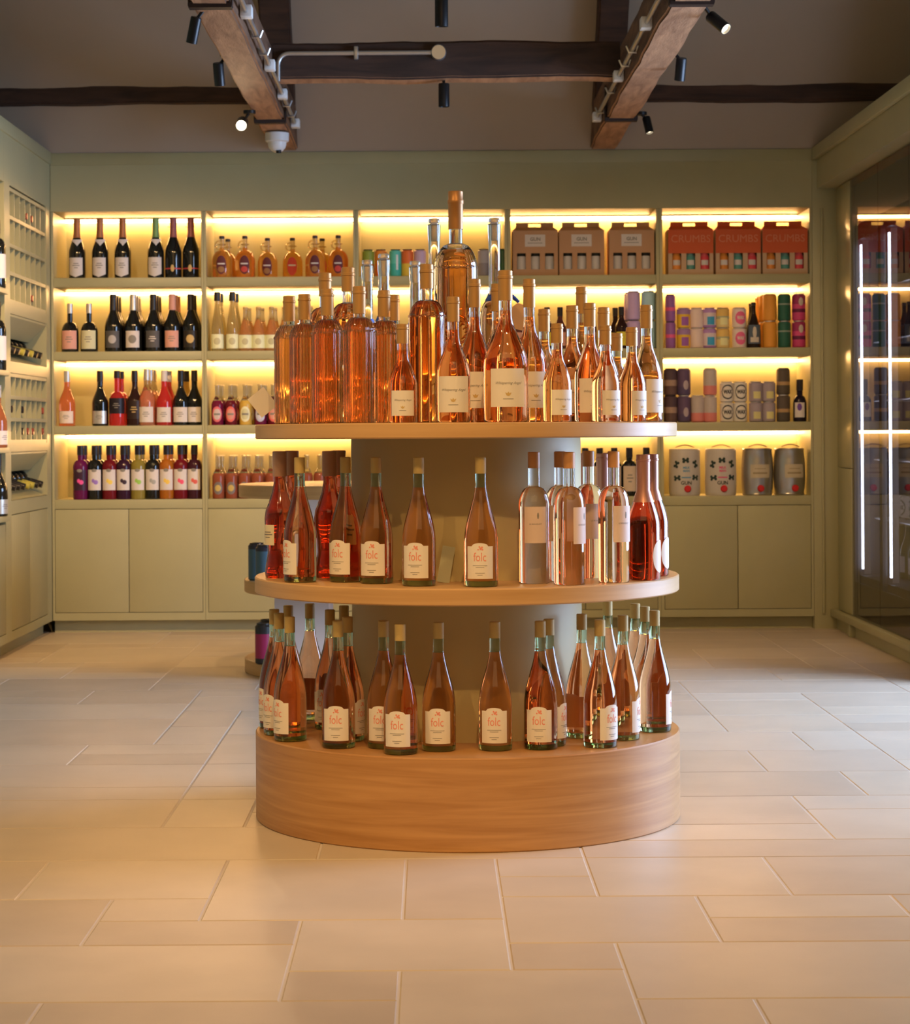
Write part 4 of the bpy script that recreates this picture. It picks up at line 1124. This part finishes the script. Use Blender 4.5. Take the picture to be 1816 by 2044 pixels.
pk2 = lambda: pack('pk2', kraft2, brick, (.026, .103), None, [(C(.62, .22, .04), C(.55, .20, .04)), (C(.08, .26, .22), C(.12, .26, .24)), (C(.62, .06, .08), C(.60, .10, .12))], text='CRUMBS', tcol=M('rust_ink', (0.72, 0.24, 0.12), .6), band=True)
for px, lab in [(1067, 'brown card gift pack of three bottles, left of three'), (1159, 'brown card gift pack of three bottles, middle of three'), (1258, 'brown card gift pack of three bottles, right of three with its handle slot lit')]:
    shelf_put(3, 0, px, pk1(), 'pk1', lab, 'gift_pack', 'gift pack', Y=10.50)
for px, lab in [(1375, 'orange and brown gift pack of three cans, left of three'), (1469, 'orange and brown gift pack of three cans, middle of three'), (1562, 'orange and brown gift pack of three cans, right of three')]:
    shelf_put(4, 0, px, pk2(), 'pk2', lab, 'gift_pack', 'gift pack', Y=10.50)

# ---- row 2, cabinet 1
sq1 = lambda: simple('sq1', 'squat', .236, .0420, .0125, darkglass, silvf, .80, [(.06, .44, .95, lab_pk, 'rect', 0, art_bars)], lip=True)
sq2 = lambda: simple('sq2', 'squat', .236, .0420, .0125, darkglass, silvf, .80, [(.06, .44, .95, lab_y, 'rect', 0, art_bars)], lip=True)
shelf_put(0, 1, 140, sq1(), 'sq1', 'squat dark sparkling wine bottle with salmon label, leftmost on the second shelf', 'sparkling_wine_bottle', 'wine bottle')
shelf_put(0, 1, 178, sq2(), 'sq2', 'squat dark sparkling wine bottle with pale lime label on the second shelf', 'sparkling_wine_bottle', 'wine bottle')
def pv(key, foil, lm, art=None, mm=None, sty='champagne'):
    return lambda: simple(key, sty, .280, .0420, .0150, darkglass, foil, .72, [(.07, .36, .85, lm, 'rect', 0, art or art_bars, mm or [ink])], lip=True)
spec = [(226, 'p1', blackf, lab_g, art_disc, [C(.35, .33, .32)], 'with grey emblem label'), (266, 'p2', silvf, lab_w, art_disc, None, 'with silver foil and cream label'), (306, 'p3', blackf, lab_g, art_bars, [lab_w], 'with grey lettering'),
        (344, 'p4', lab_pk, lab_pk, art_bars, None, 'with pink foil and pink label'), (381, 'p5', blackf, C(.03, .025, .02), art_disc, [gold_ink], 'with a gold emblem')]
for px, k, foil, lm, art, mm, lab in spec:
    f = pv(k, foil, lm, art, mm)
    shelf_put(0, 1, px, f(), k, 'black sparkling wine bottle ' + lab + ', second shelf, left-end cabinet', 'sparkling_wine_bottle', 'wine bottle')
    for n, dy in enumerate((.10, .20)):
        if px > 370 and n: continue
        shelf_put(0, 1, px + 5 * (n + 1), f(), k, 'black sparkling wine bottle ' + lab + (', behind the front one' if n == 0 else ', third in its file') + ', second shelf', 'sparkling_wine_bottle', 'wine bottle', Y=10.47 + dy)

# ---- row 2, cabinet 2: pale cordials
pale = M('pale_cordial', (0.95, 0.82, 0.42), .02, trans=.85, ior=1.33); peach = M('peach_cordial', (0.98, 0.55, 0.22), .03, trans=.75, ior=1.33)
crd = lambda: simple('crd', 'hock', .288, .0300, .0125, pale, blackf, .845, [(.045, .285, 1.25, C(.74, .68, .42), 'rect', 0, art_disc, [C(.45, .42, .25)])], fill=.84, cap_r=1.3)
crs = lambda: simple('crs', 'hock', .215, .0330, .0110, peach, C(.55, .45, .2), .96, [(.06, .36, 1.2, C(.74, .68, .42), 'rect', 0, art_disc, [C(.45, .42, .25)])], fill=.70, neckm=clearg)
for px, Y, lab in [(434, 10.46, 'tall pale cordial bottle with black cap, first at the left'), (464, 10.46, 'tall pale cordial bottle with black cap, second from the left'),
                   (440, 10.56, 'tall pale cordial bottle behind the first one'), (471, 10.56, 'tall pale cordial bottle behind the second one')]:
    shelf_put(1, 1, px, crd(), 'crd', lab, Y=Y)
for i, px in enumerate((490, 516, 542, 568, 594, 620, 646)):
    lab = ['first', 'second', 'third', 'fourth', 'fifth', 'sixth', 'seventh'][i] + ' of the short peach cordial bottles from the left'
    shelf_put(1, 1, px, crs(), 'crs', lab, Y=10.46)
    if i < 3:
        shelf_put(1, 1, px + 7, crs(), 'crs', lab.replace('of the short', 'of the rear row of short'), Y=10.57)

# ---- row 2, cabinet 4
darkb = simple('dkb', 'small', .205, .031, .0125, C(.03, .012, .01, .1), blackf, .80, [(.08, .40, .9, C(.60, .50, .05), 'rect', 0)])
dkb2 = simple('dkb2', 'small', .205, .031, .0125, C(.12, .04, .035, .1), blackf, .78, [(.08, .40, .9, lab_pk, 'rect', 0)])
for px, p, k, lab in [(1035, dkb2, 'dkb2', 'small reddish beer bottle at the left'), (1092, darkb, 'dkb', 'small dark beer bottle with pointed black cap'), (1118, dkb2, 'dkb2', 'small reddish beer bottle with tall black cap'), (1178, dkb2, 'dkb2', 'small reddish beer bottle in the middle'),
                      (1240, darkb, 'dkb', 'yellow-labelled dark beer bottle beside the lilac cans'), (1228, darkb, 'dkb', 'dark beer bottle behind the yellow-labelled one')]:
    shelf_put(3, 1, px, p, k, lab + ' on the second shelf, fourth cabinet', 'beer_bottle', 'bottle', Y=10.47 if px != 1228 else 10.56)
lil = can_parts('lil', .158, .0335, [(1, C(.46, .33, .58))], lid=dklid); lbl = can_parts('lbl', .158, .0335, [(1, C(.33, .52, .66))], lid=dklid)
stack(3, 1, 1266, lil, 'lil', 2, .138, 'large lilac drink can in a stack near the side panel') if False else None
for nm, p, px, cn in (('lil', lil, 1265, 'lilac'), ('lbl', lbl, 1294, 'light blue')):
    pass
tall = .140
lil = can_parts('lil2', tall, .033, [(1, C(.46, .33, .58))], lid=dklid); lbl = can_parts('lbl2', tall, .033, [(1, C(.33, .52, .66))], lid=dklid)
stack(3, 1, 1264, lil, 'lil2', 2, tall, 'large lilac can stacked two high, fourth cabinet')
stack(3, 1, 1294, lbl, 'lbl2', 2, tall, 'large light blue can stacked two high, fourth cabinet')
stack(3, 1, 1259, lil, 'lil2', 2, tall, 'large lilac can at the back, fourth cabinet', Y=10.56)

# ---- row 2, cabinet 5: stacked cans and a dark bottle
cw_, cp = C(.62, .55, .52), C(.25, .10, .35)
def K(key, Hh, R, bands, patches=(), lid=None): return can_parts(key, Hh, R, bands, patches, lid)
hs, ht_ = .0985, .131
P_sq = lambda m, z0=.12, z1=.55, a0=.15: (z0, z1, .55, m, 'rect', a0, None, None)
logo = lambda mat, ic: (.16, .80, .80, mat, 'oval', .1, lambda bm, r, z0, z1: text_on(bm, 'WAX', (z1-z0)*.60, (z0+z1)/2, r, .1, bold=.05, tall=1.5), [ic])
K('v1', ht_, .0245, [(.40, cp), (.55, C(.75, .10, .25)), (1, cp)], lid=dklid)
K('v2', hs, .0330, [(.72, C(.72, .42, .04)), (1, C(.30, .18, .36))], [P_sq(C(.28, .10, .36))])
K('v3', hs, .0330, [(1, C(.72, .52, .48))])
K('v4', hs, .0330, [(.10, C(.30, .16, .42)), (.8, C(.60, .50, .55)), (1, C(.38, .22, .50))], [P_sq(C(.05, .30, .55), .15, .55, .1)])
K('v5', hs, .0330, [(.45, C(.62, .50, .22)), (.6, C(.35, .36, .22)), (1, C(.62, .42, .12))], [P_sq(C(.70, .62, .32), .15, .5, .1)])
K('v6', hs, .0345, [(1, C(.66, .56, .52))], [logo(C(.70, .12, .24), paper)])
K('v7', ht_, .0340, [(1, C(.70, .28, .04))])
K('v8', ht_, .0315, [(.62, C(.03, .13, .085)), (.68, C(.25, .30, .25)), (1, C(.03, .13, .085))])
K('v9', ht_, .0325, [(.3, C(.50, .05, .16)), (.45, C(.16, .02, .07)), (.65, C(.55, .06, .18)), (1, C(.30, .03, .10))], [(.55, .85, .35, C(.50, .42, .36), 'oval', .2, None, None)])
rowm = [(1338, 'v1', ht_, 'slim purple-pink can at left end'), (1364, 'v2', hs, 'yellow and purple drink can'), (1390, 'v3', hs, 'plain pale pink drink can'), (1416, 'v4', hs, 'lilac drink can with blue square'),
        (1442, 'v5', hs, 'mustard and olive drink can'), (1475, 'v6', hs, 'white drink can with round pink logo'), (1536, 'v7', ht_, 'tall orange drink can'), (1565, 'v8', ht_, 'tall dark green drink can'), (1594, 'v9', ht_, 'tall magenta can at right end')]
for px, k, h, lab in rowm:
    stack(4, 1, px, MESH[k], k, 2, h, lab + ', second shelf, right-end cabinet')
stack(4, 1, 1528, MESH['v7'], 'v7', 2, ht_, 'tall orange drink can in the second file back', Y=10.56)
stack(4, 1, 1521, MESH['v7'], 'v7', 2, ht_, 'tall orange drink can in the third file back', Y=10.65)
beer = simple('beer', 'hock', .222, .0345, .0110, C(.025, .015, .012, .1), blackf, .93, [(.09, .50, .95, C(.10, .13, .17), 'rect', 0, lambda bm, r, z0, z1: (arc(bm, r-.0004, z0+(z1-z0)*.08, z0+(z1-z0)*.35, 0, .6, 'rect', 6), arc(bm, r-.0004, z0+(z1-z0)*.3, z0+(z1-z0)*.92, 0, .28, 'oval', 8)), [C(.50, .44, .36)])])
shelf_put(4, 1, 1504, beer, 'beer', 'dark beer bottle with blue-grey label between white and orange cans', 'beer_bottle', 'bottle')
shelf_put(4, 1, 1499, beer, 'beer', 'dark beer bottle directly behind the blue-grey labelled one', 'beer_bottle', 'bottle', Y=10.57)

# ---- row 3, cabinet 1: still wines
screw = dict(lip=False)
def still(key, wine, foil, lm, z0=.05, z1=.32, sty='burgundy', Hh=.268, R=.0400, cap0=.80, art=None, mm=None, ah=.95, fill=None):
    return lambda: simple(key, sty, Hh, R, .0140, wine, foil, cap0, [(z0, z1, ah, lm, 'rect', 0, art or art_bars, mm or [ink])], fill=fill)
rw1 = M('coral_wine', (1.0, 0.33, 0.13), .03, trans=.8, ior=1.33); rw2 = M('crimson_wine', (0.85, 0.06, 0.05), .04, trans=.6, ior=1.33); rw3 = M('salmon_wine', (1.0, 0.45, 0.25), .03, trans=.7, ior=1.33)
ylw = M('straw_wine', (0.85, 0.60, 0.15), .03, trans=.7, ior=1.33)
s = [(134, still('s1', rw1, silvf, C(.60, .50, .42), .05, .27), 's1', 'coral pink wine bottle with silver cap, leftmost', 10.47),
     (200, still('s2', darkglass, blackf, silvf, .04, .27), 's2', 'black wine bottle with silver label', 10.47),
     (234, still('s3', rw2, blackf, C(.02, .015, .02), .22, .50, 'squat', ah=1.2, cap0=.86), 's3', 'red wine bottle with black wrap label', 10.47),
     (269, still('s4', C(.03, .015, .01, .1), blackf, C(.035, .02, .015), .12, .45, art=art_bars, mm=[gold_ink]), 's4', 'dark brown wine bottle with dark label', 10.47),
     (293, still('s5', rw3, silvf, lab_w, .06, .33, fill=.62, Hh=.275), 's5', 'pale rose wine bottle with silver cap and white label', 10.46),
     (328, still('s6', rw2, lab_w, lab_w, .06, .33), 's6', 'deep pink wine bottle with white cap and white label', 10.46),
     (361, still('s7', darkglass, blackf, lab_w, .06, .33), 's7', 'black wine bottle with white label, second from the right', 10.46),
     (388, still('s7', darkglass, blackf, lab_w, .06, .33), 's7', 'black wine bottle with white label, against the right side panel', 10.47),
     (242, still('s3', rw2, blackf, C(.02, .015, .02), .22, .50, 'squat', ah=1.2, cap0=.86), 's3', 'red wine bottle with black wrap label, behind its twin', 10.60),
     (300, still('s5', rw3, silvf, lab_w, .06, .33, fill=.62, Hh=.275), 's5', 'pale rose wine bottle with silver cap, behind its twin', 10.57),
     (307, still('s5', rw3, silvf, lab_w, .06, .33, fill=.62, Hh=.275), 's5', 'pale rose wine bottle with silver cap, third back in its file', 10.67),
     (337, still('s6', rw2, lab_w, lab_w, .06, .33), 's6', 'deep pink wine bottle with white cap, behind its twin', 10.58),
     (372, still('s7b', ylw, blackf, lab_w, .06, .33), 's7b', 'golden wine bottle with black cap glimpsed between two black ones', 10.58)]
for px, f, k, lab, Y in s:
    shelf_put(0, 2, px, f(), k, lab + ', third shelf, left-end cabinet', 'wine_bottle', 'wine bottle', Y=Y)

# ---- row 3, cabinet 2: small soft drinks with oval labels
def oval(key, body, om, im):
    return simple(key, 'small', .192, .0300, .0120, body, None, 1.0, [(.08, .47, .85, om, 'oval', 0, lambda bm, r, z0, z1: (arc(bm, r-.0004, z0+(z1-z0)*.14, z0+(z1-z0)*.86, 0, .62, 'oval', 8, mi=1), arc(bm, r+.0002, z0+(z1-z0)*.44, z0+(z1-z0)*.56, 0, .5, 'rect', 4, mi=0)), [ink, im])], fill=.62, neckm=clearg, extra=crown)
def crown(out, Hh, R, rn, at):
    out.append(('crown_cap', mesh_from(lathe([(0, Hh+.0002), (rn*1.25, Hh+.0002), (rn*1.15, Hh+.005), (0, Hh+.006)], 18), 'crown_cap', C(.45, .38, .2, .4, .5)), None))
ov = {'o1': (C(.16, .01, .04, .1), C(.55, .12, .14), C(.50, .40, .38)), 'o2': (C(.13, .01, .02, .1), C(.60, .12, .10), C(.55, .25, .20)), 'o3': (C(.50, .32, .06, .1), C(.62, .60, .40), C(.50, .48, .28)), 'o4': (C(.14, .01, .05, .1), C(.40, .42, .58), C(.50, .50, .60))}
for px, k, lab in [(434, 'o1', 'plum soft drink bottle with pink oval label, first'), (461, 'o2', 'dark red soft drink bottle with red oval label, second'), (490, 'o3', 'yellow soft drink bottle with cream oval label, third'),
                   (520, 'o4', 'plum soft drink bottle with blue-white oval label, fourth'), (546, 'o2', 'dark red soft drink bottle with red oval label, fifth')]:
    p = oval(k, *ov[k]); shelf_put(1, 2, px, p, k, lab + ', third shelf', 'soft_drink_bottle', 'bottle', Y=10.455)
    shelf_put(1, 2, px + 8, p, k, lab + ' file, standing one behind', 'soft_drink_bottle', 'bottle', Y=10.53)

# ---- row 3, cabinet 5: stacked craft beer cans
K('w1', ht_, .0330, [(.35, C(.14, .08, .07)), (.6, C(.30, .20, .15)), (1, C(.10, .06, .07))], lid=dklid)
K('w2', ht_, .0330, [(.3, C(.10, .07, .14)), (1, C(.13, .08, .15))], [(.2, .55, .4, C(.35, .28, .30), 'oval', .2, None, None)])
K('w3', ht_, .0330, [(.35, C(.55, .18, .16)), (1, C(.42, .36, .33))])
K('w4', .098, .0330, [(1, C(.60, .56, .50))], [(.12, .85, .95, C(.05, .05, .05), 'oval', .05, lambda bm, r, z0, z1: (arc(bm, r-.0004, z0+(z1-z0)*.10, z0+(z1-z0)*.90, .05, .82, 'oval', 8, mi=1), text_on(bm, 'WAX', (z1-z0)*.62, (z0+z1)/2, r+.0008, .05, bold=.06, tall=1.5)), [C(.05, .05, .05), C(.58, .54, .48)])])
K('w5', .098, .0330, [(1, C(.30, .25, .28))], [P_sq(C(.55, .50, .22), .15, .5, .1)])
K('w6', ht_, .0330, [(.35, C(.10, .08, .06)), (.5, C(.35, .22, .10)), (1, C(.12, .09, .07))])
for px, k, h, n, lab in [(1338, 'w1', ht_, 2, 'dark brown beer can at left end'), (1365, 'w2', ht_, 2, 'dark purple beer can with pale badge'), (1392, 'w3', .098, 1, 'white and pink beer can standing single'), (1417, 'w3', ht_, 2, 'grey and pink beer can'),
                         (1450, 'w4', .098, 2, 'ring-logo white beer can, left file'), (1477, 'w4', .098, 2, 'ring-logo white beer can, right file'), (1508, 'w5', .098, 2, 'lavender grey beer can, left file'), (1534, 'w5', .098, 2, 'lavender grey beer can, right file'),
                         (1563, 'w6', ht_, 2, 'tall dark gold beer can')]:
    stack(4, 2, px, MESH[k], k, n, h, lab + ', third shelf, right-end cabinet')
blk = simple('blk', 'squat', .205, .0330, .0150, C(.015, .01, .02, .2), blackf, .74, [(.10, .45, .75, lab_w, 'rect', -.2, lambda bm, r, z0, z1: arc(bm, r-.0004, z0+(z1-z0)*.45, z0+(z1-z0)*.95, -.2, .35, 'oval', 8), [C(.12, .05, .25)])])
shelf_put(4, 2, 1596, blk, 'blk', 'black bottle with white and purple label at the right end of the third shelf', 'bottle', 'bottle')

# ---- row 4, cabinet 1: fruit wines
fruit = {'f0': (pur, C(.05, .02, .04), C(.70, .08, .28)), 'f1': (darkglass, lab_w, C(.25, .15, .45)), 'f2': (dkred, lab_w, C(.65, .50, .10)), 'f3': (C(.04, .012, .03, .1), lab_w, C(.05, .03, .05)),
         'f4': (M('lime_wine', (.60, .50, .10), .04, trans=.6, ior=1.33), lab_w, C(.25, .45, .08)), 'f5': (darkglass, lab_w, C(.30, .30, .28)), 'f6': (M('orange_wine', (.85, .30, .03), .04, trans=.6, ior=1.33), lab_w, C(.80, .45, .08)), 'f7': (dkred, lab_w, C(.65, .08, .15)), 'f8': (C(.05, .012, .02, .1), lab_w, C(.55, .10, .08))}
def fr(k):
    body, lm, fc = fruit[k]
    def art(bm, r, z0, z1):
        h = z1 - z0
        arc(bm, r-.0004, z0+h*.28, z0+h*.50, .22, .30, 'oval', 8, mi=0); arc(bm, r-.0002, z0+h*.36, z0+h*.56, -.12, .20, 'oval', 8, mi=0)
        arc(bm, r-.0003, z0+h*.88, z0+h*1.04, 0, .34, 'oval', 8, mi=1)
    return simple(k, 'bordeaux', .262, .0370, .0150, body, blackf, .82, [(.17, .55, .95, lm, 'rect', 0, art, [fc, ink])])
for px, k, lab in [(161, 'f0', 'dark purple fruit wine bottle with pink-cornered label, first'), (190, 'f1', 'dark fruit wine bottle with violet fruit label, second'), (219, 'f2', 'dark red fruit wine bottle with yellow fruit label, third'),
                   (247, 'f3', 'dark fruit wine bottle with blackberry label, fourth'), (276, 'f4', 'lime-yellow fruit wine bottle with green fruit label, fifth'), (305, 'f5', 'dark fruit wine bottle with grey label, sixth'),
                   (333, 'f6', 'orange fruit wine bottle, seventh'), (361, 'f7', 'dark red fruit wine bottle with crimson fruit label, eighth'), (388, 'f8', 'dark fruit wine bottle with small red fruit label, last')]:
    p = fr(k); shelf_put(0, 3, px, p, k, lab + ' on the bottom shelf', 'wine_bottle', 'wine bottle', Y=10.455)
    if px < 380: shelf_put(0, 3, px + 7, p, k, lab + ', the twin behind', 'wine_bottle', 'wine bottle', Y=10.545)

# ---- row 4, cabinet 2: small ales with clear necks
ale = simple('ale', 'small', .205, .0300, .0120, C(.22, .06, .03, .1), None, 1.0, [(.10, .40, .75, C(.20, .17, .16), 'oval', 0, art_disc, [C(.45, .33, .10)])], fill=.60, neckm=clearg, extra=crown)
ORD = ['first', 'second', 'third', 'fourth', 'fifth', 'sixth', 'seventh', 'eighth', 'ninth']
for i, px in enumerate((436, 462, 488, 514, 542, 612, 638, 664)):
    shelf_put(1, 3, px, ale, 'ale', ORD[i] + ' small brown ale bottle from the left on the bottom shelf of the second cabinet', 'ale_bottle', 'bottle', Y=10.455)
    if i < 5: shelf_put(1, 3, px + 7, ale, 'ale', ORD[i] + ' small brown ale bottle from the left in the rear row, second cabinet', 'ale_bottle', 'bottle', Y=10.535)

# ---- row 4, cabinet 4: dark wines half hidden
dw = simple('dw', 'bordeaux', .235, .0370, .0150, darkglass, blackf, .80, [(.10, .62, .95, C(.50, .40, .30), 'rect', 0, art_bars)])
for i, px in enumerate((1168, 1197, 1226, 1256, 1290)):
    shelf_put(3, 3, px, dw, 'dw', ORD[i] + ' dark wine bottle from the left on the bottom shelf of the fourth cabinet', 'wine_bottle', 'wine bottle')

# ---- row 4, cabinet 5: mini kegs
def keg(key, body, kind):
    if key in MESH: return MESH[key]
    R, Hh = .078, .228
    pr = [(0, 0), (R*.90, 0), (R*.93, .006), (R*.90, .012), (R*.96, .035), (R, Hh*.45), (R*.97, Hh*.75), (R*.90, Hh*.95), (R*.93, Hh*.975), (R*.90, Hh), (R*.85, Hh), (R*.84, Hh*.975), (0, Hh*.975)]
    if kind: pr = [(0, 0), (R*.92, 0), (R*.95, .006), (R*.98, .014), (R*.985, Hh*.5), (R*.96, Hh*.94), (R*.95, Hh*.98), (R*.93, Hh*.99), (R*.90, Hh), (0, Hh*.985)]
    out = [('keg_body', mesh_from(lathe(pr, 40), 'keg_body', body), None)]
    bm = bmesh.new(); tube(bm, [(-.045 + .09*i/10, -.02, Hh + .006 + .012*math.sin(PI*i/10)) for i in range(11)], .0028, 8)
    out.append(('handle', mesh_from(bm, 'handle', C(.25, .18, .12, .4, .5)), None))
    rd = M('red_tap', (0.60, 0.02, 0.02), .4)
    bm = bmesh.new(); lathe([(0, 0), (.017, 0), (.017, .008), (.012, .014), (0, .014)], 20, None, bm); bmesh.ops.rotate(bm, verts=bm.verts[:], matrix=Matrix.Rotation(R_(90), 3, 'X')); bmesh.ops.translate(bm, verts=bm.verts[:], vec=(0.006, -R*.955, .034))
    out.append(('tap', mesh_from(bm, 'tap', rd), None))
    r = R + .0010
    if kind:
        bm = bmesh.new(); blk_ = 0
        def bone(cx, cz, ang, L_=.026):
            for s in (-1, 1):
                for off in (-1, 1):
                    c_, s_ = math.cos(ang), math.sin(ang); ux, uz = s*L_/2*c_ - off*.0065*s_, s*L_/2*s_ + off*.0065*c_
                    vs = [bm.verts.new((r*math.sin((cx+ux+.007*math.cos(a))/r), -r*math.cos((cx+ux+.007*math.cos(a))/r), cz+uz+.007*math.sin(a))) for a in [2*PI*i/10 for i in range(10)]]
                    bm.faces.new(vs).material_index = 0
            q = [(-L_/2, -.005), (L_/2, -.005), (L_/2, .005), (-L_/2, .005)]; c_, s_ = math.cos(ang), math.sin(ang)
            vs = [bm.verts.new((r*math.sin((cx+x*c_-z*s_)/r), -r*math.cos((cx+x*c_-z*s_)/r), cz+x*s_+z*c_)) for x, z in q]; bm.faces.new(vs).material_index = 0
        bone(-.003, .172, 0.05, .020); bone(-.050, .152, 1.2, .020); bone(.048, .154, 2.0, .022)
        bone(-.046, .086, .1, .022); bone(.048, .088, -.1, .022)
        text_on(bm, 'MILK', .034, .136, r, 0, mi=1, bold=.03); text_on(bm, 'MAN', .032, .120, r, 0, mi=1, bold=.03)
        arc(bm, r - .0004, .086, .092, 0, .30, 'rect', 6, mi=1)
        text_on(bm, 'GUN', .052, .062, r, 0, mi=0, bold=.02)
        out.append(('lettering', mesh_from(bm, 'lettering', [C(.03, .05, .04), kind], False), 0))
    else:
        bm = bmesh.new(); arc(bm, R + .001, .085, .150, .05, .62, 'rect', 12); out.append(('label', mesh_from(bm, 'label', C(.42, .36, .25)), None))
        bm = bmesh.new(); arc(bm, R + .0016, .104, .112, .05, .45, 'rect', 8); arc(bm, R + .0016, .128, .131, .05, .35, 'rect', 8); out.append(('lettering', mesh_from(bm, 'lettering', C(.25, .20, .12), False), len(out) - 1))
    MESH[key] = out; return out
wk = M('white_keg_enamel', (0.58, 0.53, 0.46), .4); sk = M('brushed_keg_steel', (0.45, 0.42, 0.36), .3, .85)
kb = M('sky_blue_print', (0.12, 0.32, 0.50), .5); kp = M('hot_pink_print', (0.72, 0.10, 0.25), .5)
shelf_put(4, 3, 1366, keg('k1', wk, kb), 'k1', 'white mini keg with black bones and blue lettering, leftmost', 'mini_keg', 'keg', Y=10.50)
shelf_put(4, 3, 1438, keg('k2', wk, kp), 'k2', 'white mini keg with black bones and pink lettering, second', 'mini_keg', 'keg', Y=10.50)
shelf_put(4, 3, 1511, keg('k3', sk, None), 'k3', 'steel mini keg with beige label, third from the left', 'mini_keg', 'keg', Y=10.50)
shelf_put(4, 3, 1575, keg('k3', sk, None), 'k3', 'steel mini keg with beige label, rightmost beside the side panel', 'mini_keg', 'keg', Y=10.50, yaw=8)

# ------------------------------------------------------------------ cans on the rear display stand
K('r1', .150, .0335, [(.9, C(.06, .12, .16)), (1, C(.03, .03, .04))], lid=dklid)
K('r2', .160, .0335, [(.12, C(.03, .03, .03)), (.80, C(.26, .02, .07)), (1, C(.03, .025, .03))], lid=dklid)
def rear(px, k, z, Y, lab): place('drink_can', 'can', k, MESH[k], X_at(px, Y, 1100), Y, z + .0003, 0, lab, 'cans on the rear display stand')
rear(512, 'r1', .372, 8.62, 'dark blue-grey can on the rear stand, peeking out left of the oak stand')
rear(527, 'r1', .372, 8.46, 'dark blue-grey can on the rear stand, mostly behind the red bottles')
rear(525, 'r2', .055, 8.45, 'crimson and black can on the base of the rear stand, at the left edge')
rear(533, 'r2', .055, 8.62, 'crimson and black can on the base of the rear stand, behind another')

# ------------------------------------------------------------------ bottles in the left-hand rack and bay
lay = simple('lay', 'bordeaux', .295, .0370, .0140, darkglass, blackf, .80, [(.15, .50, 1.3, lab_w, 'rect', 0)])
lay2 = simple('lay2', 'bordeaux', .295, .0370, .0140, darkglass, C(.35, .30, .05), .80, [(.15, .50, 1.3, lab_w, 'rect', 0)])
gb = 'bottles lying on the sloping trays of the rack'
for bi, z0 in ((0, 1.283), (1, .673)):
    for i in range(8):
        y = -.945 + .109 * i; k = 'lay2' if i in (5, 3 + bi) else 'lay'; an = R_(107.5)
        dx_, dz_ = math.sin(an), math.cos(an)
        t = place('wine_bottle', 'wine bottle', k, lay2 if k == 'lay2' else lay, XL - .012 - .295 * dx_, YB + y, z0 + .050 - .295 * dz_, 0, '%s dark bottle from the left lying neck-forward on the %s sloping tray' % (ORD[i], ('upper', 'lower')[bi]), gb)
        t.rotation_euler = (0, an, 0)
gc = 'bottles in the square cells of the rack'
cellz = lambda z0, z1, n, j: z0 + (z1 - z0) * j / n + .008 + .0375
redc = simple('rcp', 'bordeaux', .295, .0350, .0140, darkglass, C(.25, .045, .03), .80, ())
for i, (blk_i, z0, z1, n, j, col, key) in enumerate([(0, 1.545, 2.035, 4, 3, 3, 'rcp'), (0, 1.545, 2.035, 4, 3, 4, 'rcp'), (0, 1.545, 2.035, 4, 0, 4, 'rcp'), (1, .93, 1.222, 3, 1, 0, 'lay'), (1, .93, 1.222, 3, 1, 2, 'lay'), (1, .93, 1.222, 3, 1, 6, 'rcp'),
                                     (1, .93, 1.222, 3, 0, 2, 'lay'), (1, .93, 1.222, 3, 0, 3, 'rcp'), (1, .93, 1.222, 3, 0, 4, 'rcp'), (1, .93, 1.222, 3, 0, 6, 'rcp')]):
    y = -1.0 + .885 * (col + .5) / 7
    t = place('wine_bottle', 'wine bottle', key, lay if key == 'lay' else redc, XL - .300, YB + y, cellz(z0, z1, n, j) + .0002, 0,
              '%s bottle end, %s block of square cells, %s row, %s column from the left' % ('red-capped' if key == 'rcp' else 'black-capped', 'upper' if blk_i == 0 else 'lower', ['bottom', 'middle' if n == 3 else 'third', 'second', 'top'][j], ORD[col]), gc)
    t.rotation_euler = (R_(90), 0, R_(90))
bayb = [(LSH[0], 'lay', lay, 'dark wine bottle with white label on the top shelf at the left edge'), (LSH[1], 'lay', lay, 'dark wine bottle with white label on the second shelf at the left edge'),
        (LSH[2], 's1', MESH['s1'], 'coral pink wine bottle on the third shelf at the left edge'), (LSH[3], 's2', MESH['s2'], 'black wine bottle with silver label on the lowest shelf at the left edge')]
for z, k, p, lab in bayb:
    place('wine_bottle', 'wine bottle', k, p, XL - .02, 9.215, z + .0002, R_(60), lab, 'bottles in the bay at the left edge')
# drinks inside the fridge
fb1 = simple('fb1', 'burgundy', .29, .038, .0135, C(.10, .10, .04, .1), C(.3, .25, .1), .80, [(.1, .35, .9, lab_w, 'rect', 0)])
for zi, z in enumerate((.456, .726, .996, 1.266)):
    for i in range(8):
        pass
for zi, z in enumerate((.456, .7262, .9962, 1.2662)):
    if zi in (1, 3): continue
for zi, z in enumerate((.190, .456)):
    for i in range(7):
        y = -.10 - .17 * i
        hh = fb1 if zi == 0 else MESH['w4']
        place('wine_bottle' if zi == 0 else 'drink_can', 'wine bottle' if zi == 0 else 'can', 'fb1' if zi == 0 else 'w4', hh, XR + .20, 9.985 + y, .098 + z + (.0002 if zi == 0 else .0062), R_(-90),
              ('%s green wine bottle from the back on the fridge floor' if zi == 0 else '%s white can from the back on the lowest wire shelf of the fridge') % ORD[i], 'drinks in the fridge')
